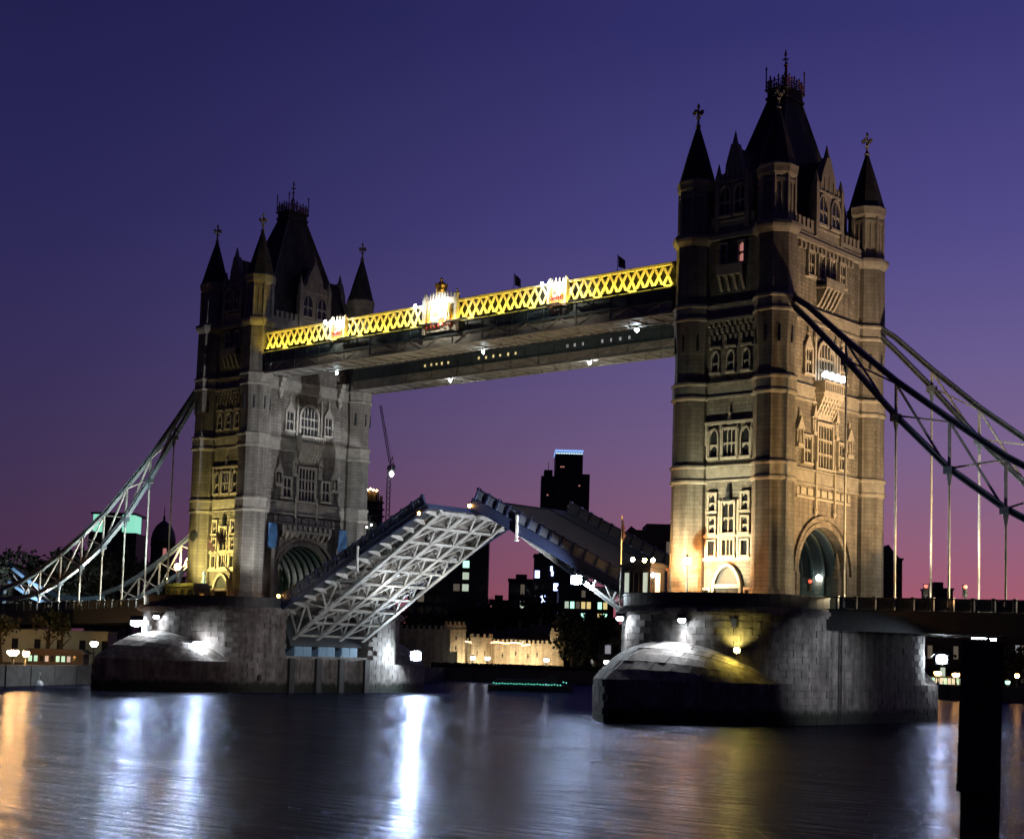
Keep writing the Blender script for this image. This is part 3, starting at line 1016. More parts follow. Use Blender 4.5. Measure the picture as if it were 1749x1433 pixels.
            for sg in (-1, 1):
                bal.box((sg * 2.1 - 0.1, -n0 - 1.2, 34.55), (sg * 2.1 + 0.1, -n0, 35.6))
            ob('balcony', bal, 'dressing', T, rot=th)
            W(0, 35.7, 3.1, 4.2, 5, 3, 'round', bw=0.34)
            for s in (-2.25, 2.25):
                fl = MB().box((s - 0.16, -n0 - 0.3, 35.6), (s + 0.16, -n0, 39.8)).lathe([(0.2, 39.8), (0.25, 40.2), (0.03, 41.2)], 6, 0, (s, -n0 - 0.15))
                ob('window_shaft', fl, 'dressing', T, rot=th)
            out = (th > 0) == (inner < 0)
            if out:
                for s in (-3.3, -1.15, 1.15, 3.3):
                    W(s, 46.7, 1.05, 2.5, 2, 2, 'flat', bw=0.22)
                bl = MB().box((-1.9, -n0 - 1.3, 45.6), (1.9, -n0, 45.85)).box((-1.9, -n0 - 1.3, 45.85), (1.9, -n0 - 1.15, 46.6))
                for i in range(5):
                    s = -1.6 + i * 0.8
                    bl.prism([(-n0 - 1.25, 45.6), (-n0, 45.6), (-n0, 43.6), (-n0 - 0.35, 44.0)], s - 0.16, s + 0.16, 'x')
                ob('upper_balcony', bl, 'portland', T, rot=th)
                dn = cached(('dentil',), lambda: MB().box((-0.22, -0.3, 49.3), (0.22, 0, 49.9)), 'portland')
                for i in range(14):
                    v = Vector((-5.4 + i * 0.83, -n0, 0))
                    v.rotate(Matrix.Rotation(th, 3, 'Z'))
                    ob('dentil', dn, None, T, v, th)
            else:
                # tall stone brackets that carry the walkways
                for s in (-5.5, 5.5):
                    bk = MB()
                    for i in range(4):
                        bk.box((s - 0.42 + 0.03 * i, -n0 - 0.45 - 0.22 * i, 41.3 + i * 0.66), (s + 0.42 - 0.03 * i, -n0, 41.3 + i * 0.66 + 0.6))
                    bk.lathe([(0.1, 40.4), (0.38, 41.0), (0.3, 41.3)], 8, 0, (s, -n0 - 0.3))
                    ob('walkway_bracket', bk, 'dressing', T, rot=th)
                for s in (-5.9, 5.9):
                    ps = MB().prism([(s - 0.5, 11.2), (s - 0.3, 16.5), (s - 0.15, 22.2), (s + 0.35, 22.2), (s + 0.35, 16), (s + 0.3, 11.2)] if s > 0 else [(s - 0.3, 11.2), (s - 0.35, 16), (s - 0.35, 22.2), (s + 0.15, 22.2), (s + 0.3, 16.5), (s + 0.5, 11.2)], -n0 - 0.6, -n0, 'y')
                    ob('arch_buttress', ps, 'portland', T, rot=th)
                cren = MB().box((-4.4, -n0 - 0.9, 21.9), (4.4, -n0, 22.2))
                for i in range(10):
                    s = -4.2 + i * 0.93
                    cren.box((s - 0.26, -n0 - 0.85, 22.2), (s + 0.26, -n0 - 0.55, 22.9)).prism([(-n0 - 0.85, 21.9), (-n0, 21.9), (-n0, 20.9)], s - 0.1, s + 0.1, 'x')
                ob('machicolation', cren, 'portland', T, rot=th)
    # main roof
    rf = MB().add([(-4.3, -8.2, 51.3), (4.3, -8.2, 51.3), (4.3, 8.2, 51.3), (-4.3, 8.2, 51.3), (-1.05, -1.6, 67.6), (1.05, -1.6, 67.6), (1.05, 1.6, 67.6), (-1.05, 1.6, 67.6)],
                  [(3, 2, 1, 0), (4, 5, 6, 7), (0, 1, 5, 4), (1, 2, 6, 5), (2, 3, 7, 6), (3, 0, 4, 7)])
    RF = ob('roof', rf, 'slate', T)
    ob('roof_cap', MB().box((-1.35, -1.9, 67.5), (1.35, 1.9, 67.8)).box((-1.2, -1.75, 67.8), (1.2, 1.75, 68.5)).box((-1.4, -1.95, 68.5), (1.4, 1.95, 68.75)), 'slate', RF)
    hp = MB()
    for sa in (-1, 1):
        for sb in (-1, 1):
            hp.beam((sa * 4.3, sb * 8.2, 51.3), (sa * 1.07, sb * 1.63, 67.6), 0.2)
    ob('hip_ridge', hp, 'darksteel', RF)
    cr = MB()
    for x0, y0, x1, y1, k in ((-1.3, -1.85, 1.3, -1.85, 5), (1.3, -1.85, 1.3, 1.85, 7), (1.3, 1.85, -1.3, 1.85, 5), (-1.3, 1.85, -1.3, -1.85, 7)):
        for i in range(k):
            x, y = x0 + (x1 - x0) * i / k, y0 + (y1 - y0) * i / k
            h = 71.2 if i == 0 else 69.9 + 0.2 * (i % 2)
            cr.beam((x, y, 68.75), (x, y, h), 0.1)
            cr.lathe([(0.03, h - 0.35), (0.14, h - 0.2), (0.02, h + 0.15)], 5, 0, (x, y))
            xa, ya = x0 + (x1 - x0) * (i + 1) / k, y0 + (y1 - y0) * (i + 1) / k
            for z in (69.0, 69.6):
                cr.beam((x, y, z), (xa, ya, z), 0.07)
            cr.beam((x, y, 69.0), (xa, ya, 69.6), 0.05).beam((x, y, 69.6), (xa, ya, 69.0), 0.05)
    ob('roof_cresting', cr, 'ironred', RF)
    fi = MB().lathe([(0.3, 68.7), (0.22, 69.5), (0.1, 70.0), (0.09, 71.6), (0.22, 71.8), (0.07, 72.0), (0.06, 72.8), (0.16, 72.95), (0.03, 73.6)], 8)
    fi.cbox((0, 0, 72.45), (0.8, 0.09, 0.09)).cbox((0, 0, 72.45), (0.09, 0.8, 0.09))
    for sg in (-1, 1):
        fi.beam((0.9 * sg, 0, 68.8), (0, 0, 71.2), 0.06).beam((0, 1.2 * sg, 68.8), (0, 0, 71.2), 0.06)
    ob('spire_finial', fi, 'ironred', RF)
    return T


tower_l = tower(-D, 'far gothic stone tower, its river side lit yellow by floodlights', 1)
tower_r = tower(D, 'near gothic stone tower, its road side lit orange above the archway', -1)


# ------------------------------------------------------------------ high level walkways
def walkway(y0, y1, face, label):
    """face: the side (-1 towards the camera) whose emblems show"""
    T = thing('high_level_walkway', label, 'walkway', (0, 0, 0), group='high level walkways')
    X = 33.6
    zb = 43.0
    for y in (y0, y1):
        sg = -1 if y == y0 else 1
        yo = y + sg * 0.0
        ob('fascia_girder', MB().box((-X, y - 0.15, 44.4), (X, y + 0.15, 45.9)).box((-X, y - 0.26, 45.75), (X, y + 0.26, 45.95)).box((-X, y - 0.26, 44.3), (X, y + 0.26, 44.46)), 'teal', T)
        ob('lower_chord', MB().box((-X, y - 0.12, zb + 0.1), (X, y + 0.12, 44.32)).box((-X, y - 0.24, zb - 0.02), (X, y + 0.24, zb + 0.16)), 'soffit', T)
        lx = cached(('lower_panel_brace',), lambda: MB().beam((-1.08, 0, 43.2), (1.08, 0, 44.26), 0.16, 0.4, (0, 1, 0)).box((-1.26, -0.2, 43.15), (-1.14, 0.2, 44.3)), 'soffit')
        for i in range(27):
            ob('lower_panel_brace', lx, None, T, (-31.2 + i * 2.4, y, 0), (0, 0, pi if i % 2 else 0))
        st = cached(('fascia_stiffener',), lambda: MB().box((-0.07, -0.22, 44.46), (0.07, 0.22, 45.74)), 'teal')
        for i in range(28):
            ob('stiffener', st, None, T, (-32.4 + i * 2.4, y, 0))
        ob('top_rail', MB().box((-X, y - 0.2, 48.3), (X, y + 0.2, 48.55)).box((-X, y - 0.16, 45.95), (X, y + 0.16, 46.12)), 'cream', T)
        b1 = cached(('lattice_a',), lambda: MB().beam((-0.61, 0, 46.1), (0.61, 0, 48.32), 0.27, 0.12, (0, 1, 0)), 'cream')
        b2 = cached(('lattice_b',), lambda: MB().beam((0.61, 0.05, 46.1), (-0.61, 0.05, 48.32), 0.27, 0.12, (0, 1, 0)), 'cream')
        for i in range(55):
            x = -32.94 + i * 1.22
            ob('lattice_bar', b1, None, T, (x, y, 0))
            ob('lattice_bar', b2, None, T, (x, y, 0))
        ob('glazing', MB().box((-X, y - sg * 0.45 - 0.02, 46.0), (X, y - sg * 0.45 + 0.02, 48.3)), 'darksteel', T)
    ob('soffit', MB().box((-X, y0 + 0.2, zb + 0.12), (X, y1 - 0.2, zb + 0.3)), 'soffit', T)
    cb = cached(('soffit_beam',), lambda: MB().box((-0.09, -1.75, zb + 0.0), (0.09, 1.7, zb + 0.11)), 'soffit')
    xb = cached(('soffit_brace',), lambda: MB().beam((-1.1, -1.6, zb + 0.16), (1.1, 1.6, zb + 0.16), 0.12).beam((1.1, -1.6, zb + 0.18), (-1.1, 1.6, zb + 0.18), 0.12), 'soffit')
    for i in range(28):
        ob('soffit_beam', cb, None, T, (-32.4 + i * 2.4, (y0 + y1) / 2, 0))
        if i < 27:
            ob('soffit_brace', xb, None, T, (-31.2 + i * 2.4, (y0 + y1) / 2, 0))
    ob('roof', MB().prism([(y0 - 0.3, 48.55), (y1 + 0.3, 48.55), (y1 - 1, 49.0), (y0 + 1, 49.0)], -X, X, 'x'), 'darksteel', T)
    return T


WF = walkway(-10.0, -6.3, -1, 'front walkway high between the towers, its lattice side lit bright yellow')
WB = walkway(6.3, 10.0, 1, 'rear dark walkway high between the towers with small lit panes')
for i, x in enumerate([-19.2, -18, -17, -16, -14.8, -9.2, -7.9, -6.6, -5.4, -4.0, -2.7]):
    ob('lit_pane', MB().box((x - 0.13, 6.08, 44.95 + 0.03 * (i % 3)), (x + 0.13, 6.14, 45.3 + 0.05 * (i % 2))), 'yelwin', WB)
for i, x in enumerate([6.0, 7.2, 8.5, 11.6, 13, 14.4, 15.8]):
    ob('lit_pane', MB().box((x - 0.14, 6.08, 44.95), (x + 0.14, 6.14, 45.35)), 'dimpane', WB)


def crest(x, w, h, z0, label, crown, group):
    """cast-iron heraldic panel: frame posts with finials, shield, quarterings, side figures and crown"""
    T = thing('heraldic_panel', label, 'crest', (x, -10.35, z0), group=group)
    ob('backboard', MB().box((-w / 2, -0.12, 0), (w / 2, 0.1, h * 0.82)), 'dressing', T)
    for sg in (-1, 1):
        p = MB().box((sg * w / 2 - 0.22, -0.3, -0.2), (sg * w / 2 + 0.22, 0.25, h * 0.86)).lathe([(0.3, h * 0.86), (0.36, h * 0.9), (0.1, h * 0.94), (0.2, h * 0.98), (0.03, h * 1.03)], 8, 0, (sg * w / 2, 0))
        ob('frame_post', p, 'dressing', T)
    n = max(4, int(w / 0.5))
    fl = MB()
    for i in range(n):
        s = -w / 2 + 0.4 + (w - 0.8) * i / (n - 1)
        hh_ = h * (0.9 + (0.16 if crown else 0.05) * (1 - abs(2 * i / (n - 1) - 1)))
        fl.box((s - 0.06, -0.18, h * 0.8), (s + 0.06, 0, hh_)).lathe([(0.02, hh_ - 0.1), (0.1, hh_), (0.01, hh_ + 0.25)], 5, 0, (s, -0.1))
    ob('cresting', fl, 'dressing', T)
    sh = [(-0.25, 0.62), (0.25, 0.62), (0.25, 0.35), (0.18, 0.2), (0, 0.1), (-0.18, 0.2), (-0.25, 0.35)]
    ob('shield', MB().prism([(a * w, b_ * h) for a, b_ in sh], -0.32, -0.12, 'y'), 'dressing', T)
    q = MB().box((-0.2 * w, -0.36, 0.38 * h), (-0.02 * w, -0.3, 0.58 * h)).box((0.02 * w, -0.36, 0.2 * h), (0.17 * w, -0.3, 0.34 * h))
    for i in range(7):
        s = (-0.38 + 0.127 * i) * w
        q.lathe([(0.05, 0.08 * h), (0.16, 0.13 * h), (0.07, 0.2 * h), (0.14, 0.26 * h), (0.02, 0.3 * h)], 6, 0, (s, -0.34))
    ob('red_ornament', q, 'redpaint', T)
    for sg in (-1, 1):
        f = MB().tube([(sg * 0.38 * w, -0.25, 0.12 * h), (sg * 0.36 * w, -0.3, 0.35 * h), (sg * 0.33 * w, -0.3, 0.55 * h), (sg * 0.3 * w, -0.35, 0.68 * h)], [0.12, 0.22, 0.2, 0.12], 6)
        f.tube([(sg * 0.34 * w, -0.35, 0.5 * h), (sg * 0.27 * w, -0.4, 0.46 * h)], [0.09, 0.06], 5)
        ob('supporter', f, 'gold', T)
    if crown:
        cz = h * 0.98
        c = MB().lathe([(0.62, cz), (0.72, cz + 0.25), (0.6, cz + 0.5), (0.75, cz + 0.8), (0.4, cz + 1.2), (0.12, cz + 1.35), (0.22, cz + 1.6), (0.04, cz + 1.9)], 8, 0, (0, -0.05))
        for k in range(8):
            a = k * pi / 4
            c.lathe([(0.05, cz + 0.5), (0.14, cz + 0.9), (0.02, cz + 1.15)], 5, 0, (0.68 * math.cos(a), -0.05 + 0.68 * math.sin(a)))
        ob('crown', c, 'gold', T)
    return T


crest(-0.6, 5.3, 4.9, 44.9, 'large crowned coat of arms glowing white at the middle of the front walkway', True, None)
crest(-18.9, 2.4, 3.1, 45.9, 'small white lit shield on the front walkway nearer the far tower', False, 'small lit shields on the walkway')
crest(17.9, 2.4, 3.2, 45.8, 'small white lit shield on the front walkway nearer the near tower', False, 'small lit shields on the walkway')
for x, z, lbl in ((9.25, 50.2, 'dark flag on the walkway roof beside the crowned coat of arms'), (24.7, 50.2, 'dark flag on the walkway roof near the near tower')):
    T = thing('roof_flag', lbl, 'flag', (x, -8.2, 49.0), group='flags on the walkway roof')
    ob('flagpole', MB().lathe([(0.05, 0), (0.04, 2.0), (0.08, 2.05), (0.01, 2.2)], 6), 'darksteel', T)
    fl = MB()
    vs = []
    for i in range(7):
        for j in range(5):
            u, v = i / 6, j / 4
            vs.append((0.05 + 1.1 * u, 0.12 * math.sin(5 * u + v), 2.0 - 1.3 * v * (1 - 0.25 * u) - 0.75 * u))
    fl.add(vs, [(i * 5 + j, (i + 1) * 5 + j, (i + 1) * 5 + j + 1, i * 5 + j + 1) for i in range(6) for j in range(4)])
    ob('cloth', fl, 'flag', T)


# ------------------------------------------------------------------ lamps with a housing
def lampbody(T, aim, s, lens, yoke=True, name='lens'):
    """a floodlight head: box housing, visor, lens; built looking down its local -Y"""
    d = Vector(aim).normalized()
    q = d.to_track_quat('-Y', 'Z').to_euler()
    h = ob('housing', MB().box((-s * 0.55, -s * 0.1, -s * 0.45), (s * 0.55, s * 0.35, s * 0.45)).box((-s * 0.6, -s * 0.3, s * 0.42), (s * 0.6, -s * 0.08, s * 0.48)).box((-s * 0.3, s * 0.35, -s * 0.25), (s * 0.3, s * 0.5, s * 0.25)), 'darksteel', T, rot=tuple(q))
    l = ob('lens', MB().lathe([(s * 0.46, 0), (s * 0.44, s * 0.1), (s * 0.3, s * 0.2), (s * 0.08, s * 0.25)], 12, 0), lens, h, rot=(pi / 2, 0, 0))
    l.location = (0, -s * 0.1, 0)
    return h


def flood(label, loc, aim, lens, s=0.6, post=None, light=None, group=None, arm=None, name='flood_lamp'):
    """aim = direction of the visible lens; light=(power,colour,size,target,kind)"""
    T = thing(name, label, 'floodlight', loc, group=group)
    lampbody(T, aim, s, lens)
    if post:
        ob('post', MB().lathe([(0.09, -post), (0.06, -s * 0.2)], 8).box((-0.2, -0.2, -post), (0.2, 0.2, -post + 0.08)), 'darksteel', T)
    if arm:
        ob('bracket_arm', MB().tube([(0, 0, s * 0.2), Vector(arm) * 0.5 + Vector((0, 0, s * 0.5)), Vector(arm)], 0.05, 6), 'darksteel', T)
    if light:
        p, c, sz, tgt = light
        lo = Vector(loc) + (Vector(tgt) - Vector(loc)).normalized() * s * 0.8
        lamp('SPOT', lo, tgt, p, c, sz, 0.7, 0.2)
    return T


tocam = lambda loc: (CAM - Vector(loc)).normalized()


def ellp(tx, th, off=0.8):
    a = rad(th)
    return tx + (11.3 + off) * math.cos(a), -9 - (11 + off) * math.sin(a)


# bracket lamps over the cutwater domes (they shine down the wall and on the dome)
BL = 'white bracket lamps over the domed cutwaters'
for tx, th, z, lbl, pw in ((D, 127, 10.0, 'white bracket lamp at the span-side corner above the near dome', 2600), (D, 81, 9.8, 'white bracket lamp above the middle of the near dome', 3000),
                       (-D, 123, 8.9, 'dazzling white bracket lamp at the shore side of the far dome', 5200), (-D, 88, 9.6, 'smaller white bracket lamp above the middle of the far dome', 3000)):
    x, y = ellp(tx, th)
    a = rad(th)
    nrm = Vector((math.cos(a), -math.sin(a), 0))
    big = 'dazzling' in lbl
    out_ = nrm * 1.0
    flood(lbl, (x, y, z), (tocam((x, y, z)) * 0.75 + Vector((0, 0, -0.8))), 'star' if big else 'floodwhite', 1.5 if big else 0.75, None, None, BL, tuple(-nrm * 0.95 + Vector((0, 0, 0.2))))
    lamp('SPOT', (x + nrm.x * 0.2, y + nrm.y * 0.2, z - 0.3), (x - nrm.x * 0.9, y - nrm.y * 0.9, z - 2.6), pw * 0.3, WHITE, 58, 0.6, 0.1)
    lamp('SPOT', (x + nrm.x * 0.3, y + nrm.y * 0.3, z - 0.3), (x + nrm.x * 3.4, y + nrm.y * 3.4, z - 4.5), pw * 1.6, WHITE, 95, 0.8, 0.1)
# corner lamps
x, y = ellp(-D, 56)
flood('dazzling white lamp on the rounded wall of the far pier, lighting its stone', (x, y, 5.9), tocam((x, y, 5.9)), 'star', 1.2, None, None, 'lamps on the pier walls', (-0.5, 0.7, 0.1))
lamp('POINT', (x + 1.0, y + 0.2, 6.3), None, 550, WHITE, r=0.2)
x, y = ellp(D, 55)
flood('yellow lamp on the rounded wall of the near pier', (x, y, 7.0), tocam((x, y, 7)), 'sodium', 0.6, None, None, 'lamps on the pier walls', (-0.5, 0.7, 0.1))
lamp('SPOT', (x + 0.1, y - 0.15, 7.3), (x - 0.7, y + 1.0, 8.9), 900, YEL, 125, 0.8, 0.12)
tag(ob('junction_box', MB().box((-0.25, -0.25, -0.4), (0.25, 0.25, 0.4)).lathe([(0.3, 0.4), (0.1, 0.6)], 6), 'darksteel', None, (ellp(D, 56, 0.25)[0], ellp(D, 56, 0.25)[1], 9.6)), 'small dark box on the wall above the yellow pier lamp', 'box')
flood('dazzling white lamp at the far downstream corner of the far pier', (-28.2, 15.4, 5.35), tocam((-28, 15, 5)), 'star', 1.5, None, None, 'lamps on the pier walls', (-1.3, 0.2, 0.2))
flood('white lamp at the shore-side corner of the near pier under the deck', (D + 10.9, 16.6, 6.8), tocam((51, 17, 7)), 'floodwhite', 1.2, None, None, 'lamps on the pier walls', (-0.9, -1.0, 0.2))
flood('pair of dazzling white floodlights under the nearer raised leaf', (19.1, -7.2, 14.6), tocam((19, -5, 15)), 'star', 1.2, None, None, None, (0.3, 0.5, 1.6))
# small lamps at the leaf tips and hinges
for loc, lbl in (((-4.6, -8.9, 22.9), 'small amber lamp at the tip of the farther leaf'), ((3.9, -9.0, 23.5), 'small amber lamp at the tip of the nearer leaf'), ((-30.2, -9.0, 12.8), 'small amber lamp at the hinge of the farther leaf')):
    T = thing('marker_lamp', lbl, 'lamp', loc, group='amber lamps on the bascule leaves')
    ob('housing', MB().box((-0.14, -0.1, 0.2), (0.14, 0.16, 0.42)).lathe([(0.2, 0.18), (0.14, 0.3)], 8), 'darksteel', T)
    ob('lens', MB().lathe([(0.06, -0.22), (0.2, -0.08), (0.2, 0.08), (0.1, 0.18)], 8), 'orange', T)

# floodlights that light the towers and the span
FL = 'floodlights on the pier tops'
flood('floodlight on the near pier, aimed up at the river face of the near tower', (D - 2.2, -18.2, 12.0), (0.1, 1, 0.5), 'cool', 0.5, 0.8, (19000, (1.0, 0.95, 0.6), 74, (D - 1.2, -9.7, 18.0)), FL)
lamp('SPOT', (D - 0.8, -19.0, 12.6), (D - 0.4, -9.7, 29), 11000, (0.95, 0.9, 0.6), 40, 0.9, 0.3)
flood('floodlight on the far pier, aimed up at the yellow river face', (-D - 1.0, -18.6, 14.6), (0.1, 1, 0.5), 'sodium', 0.45, 3.4, (13000, (1.0, 0.8, 0.26), 78, (-D - 0.6, -9.7, 18.5)), FL)
lamp('SPOT', (-D - 1.4, -18.6, 14.8), (-D - 0.6, -9.7, 28), 9000, (1.0, 0.8, 0.28), 46, 0.9, 0.3)
flood('floodlight at the span edge of the near pier, facing the far tower', (D - 10.2, -13.6, 12.0), (-1, 0, 0.3), 'cool', 0.4, 0.8, (112000, (0.84, 0.87, 0.94), 34, (-D + 5.3, -4.5, 30)), FL)
flood('rear floodlight at the span edge of the near pier, facing the far tower', (D - 10.2, 13.6, 12.0), (-1, 0, 0.3), 'cool', 0.4, 0.8, (100000, (0.84, 0.87, 0.94), 34, (-D + 5.3, 4.0, 30)), FL)
for sg_ in (-1, 1):
    lamp('SPOT', (-D + 10.4, sg_ * 15.5, 12.9), (-D + 5.3, sg_ * 4.5, 27), 5200, (0.9, 0.88, 0.86), 60, 0.9, 0.3)  # added fill on the far tower's inner face, no fixture
flood('orange floodlight on the roadside, aimed back at the near tower', (D + 25, -7.4, 12.1), (-1, 0.2, 0.4), 'warm', 0.5, 0.8, (26000, (1.0, 0.57, 0.2), 56, (D + 5.3, -3.5, 27)), 'orange floodlights beside the road')
flood('orange floodlight on the far roadside, aimed back at the near tower', (D + 25, 7.4, 12.1), (-1, -0.2, 0.4), 'warm', 0.5, 0.8, (24000, (1.0, 0.57, 0.2), 56, (D + 5.3, 3.5, 27)), 'orange floodlights beside the road')
lamp('SPOT', (D + 26, 0, 12.9), (D + 5.3, 0, 46), 52000, (1.0, 0.62, 0.36), 46, 0.9, 0.4)
# bascule underside
lamp('SPOT', (19.0, -5.5, 14.3), (-16, 1.0, 15.0), 3000, (1.0, 0.98, 0.92), 40, 0.6, 0.4)
lamp('SPOT', (27.0, 5.0, 8.0), (-16, 1.0, 15.0), 3000, (1.0, 0.97, 0.9), 44, 0.6, 0.4)
lamp('POINT', (-17.2, -0.5, 12.4), None, 600, (1, 0.98, 0.92), r=0.25)
lamp('POINT', (-13.5, 5.0, 13.8), None, 600, (1, 0.98, 0.92), r=0.25)
# wash on the pier side walls, from unseen spots without fixtures
lamp('SPOT', (D + 26, -13.5, 9.0), (D + 11.3, -9, 5.0), 6800, (0.86, 0.9, 1.0), 58, 0.9, 0.4)
lamp('SPOT', (-D + 30, -16, 9.0), (-D + 11.3, -6, 5.5), 3800, (0.95, 0.88, 0.9), 70, 0.9, 0.4)
# yellow walkway strip lights on the ledge below the lattice
for i in range(14):
    x = -31.2 + i * 4.8
    ORD = 'first second third fourth fifth sixth seventh eighth ninth tenth eleventh twelfth thirteenth last'.split()
    T = thing('strip_light', '%s yellow strip light along the walkway ledge, counted from the far tower' % ORD[i], 'strip light', (x, -10.75, 45.9), group='yellow strip lights along the walkway ledge')
    ob('tray', MB().box((-1.8, -0.14, -0.1), (1.8, 0.14, 0.0)).box((-1.8, -0.16, -0.1), (1.8, -0.13, 0.12)).box((-0.1, 0.1, -0.08), (0.1, 0.8, -0.02)), 'darksteel', T)
    lamp('AREA', (x, -10.72, 46.0), (x, -10.0, 47.4), 230, (1.0, 0.7, 0.08), r=(4.6, 0.14))
for x, w in ((-0.6, 3600), (-18.9, 1500), (17.9, 1500)):
    T = thing('crest_light', 'small lamp on an arm in front of the ' + ('crowned coat of arms' if x == -0.6 else 'shield nearer the far tower' if x < 0 else 'shield nearer the near tower'), 'lamp', (x - (3.6 if x == -0.6 else 1.7), -11.2, 48.2), group='arm lamps beside the lit crests')
    ob('arm', MB().tube([(0, 1.0, -0.4), (0, 0.4, -0.1), (0, 0, 0)], 0.05, 6), 'darksteel', T)
    ob('lamp_head', MB().lathe([(0.08, -0.25), (0.2, 0.0), (0.12, 0.3)], 8), 'cool', T)
    lamp('SPOT', (x - 1.2, -12.6, 48.6), (x, -10.4, 47.6), w, (1.0, 0.93, 0.75), 95, 0.7, 0.2)
    lamp('SPOT', (x + 1.2, -12.6, 48.6), (x, -10.4, 47.8), w, (1.0, 0.93, 0.75), 95, 0.7, 0.2)
# downlights beneath the walkways
for x, y, k, s in ((2.8, -6.2, 'cool', 0.35), (26.1, -6.2, 'cool', 0.6), (-23.5, -6.2, 'cool', 0.35), (-14.4, 6.2, 'floodwhite', 0.45), (9.6, 6.2, 'floodwhite', 0.45)):
    wh = 'front' if y < 0 else 'rear'
    pos = {2.8: 'nearly mid span', 26.1: 'close to the near tower', -23.5: 'close to the far tower', -14.4: 'on its far half', 9.6: 'on its near half'}[x]
    T = thing('downlight', 'bright downlight under the %s walkway, %s' % (wh, pos), 'downlight', (x, y, 42.85), group='downlights under the walkways')
    ob('housing', MB().lathe([(s * 0.5, -0.05), (s * 0.4, 0.25), (s * 0.15, 0.3)], 8), 'darksteel', T)
    ob('lens', MB().lathe([(s * 0.15, -0.4), (s * 0.42, -0.2), (s * 0.45, -0.06)], 8), k, T)
    lamp('SPOT', (x, y, 42.4), (x - 1, y * 0.9, 43.9 if False else 30), 600, COOL, 150, 0.5, 0.2)
# unseen spots added to light the soffits and lower chords, no fixtures
for sx_, tx_ in ((D - 9, 12), (-D + 9, -12)):
    lamp('SPOT', (sx_, -19, 13.0), (tx_, -10, 43.4), 13000, (1.0, 0.86, 0.55), 44, 0.9, 0.3)
    lamp('SPOT', (sx_ * 0.9, -4, 25.0), (tx_, 6.3, 43.6), 5000, (1.0, 0.86, 0.55), 56, 0.9, 0.3)
lamp('SPOT', (-10, -8.2, 24.5), (6, -8.2, 43), 3600, (1.0, 0.86, 0.6), 130, 0.8, 0.4)
lamp('SPOT', (12, 8.2, 24.5), (0, 8.2, 43), 3600, (1.0, 0.86, 0.6), 130, 0.8, 0.4)


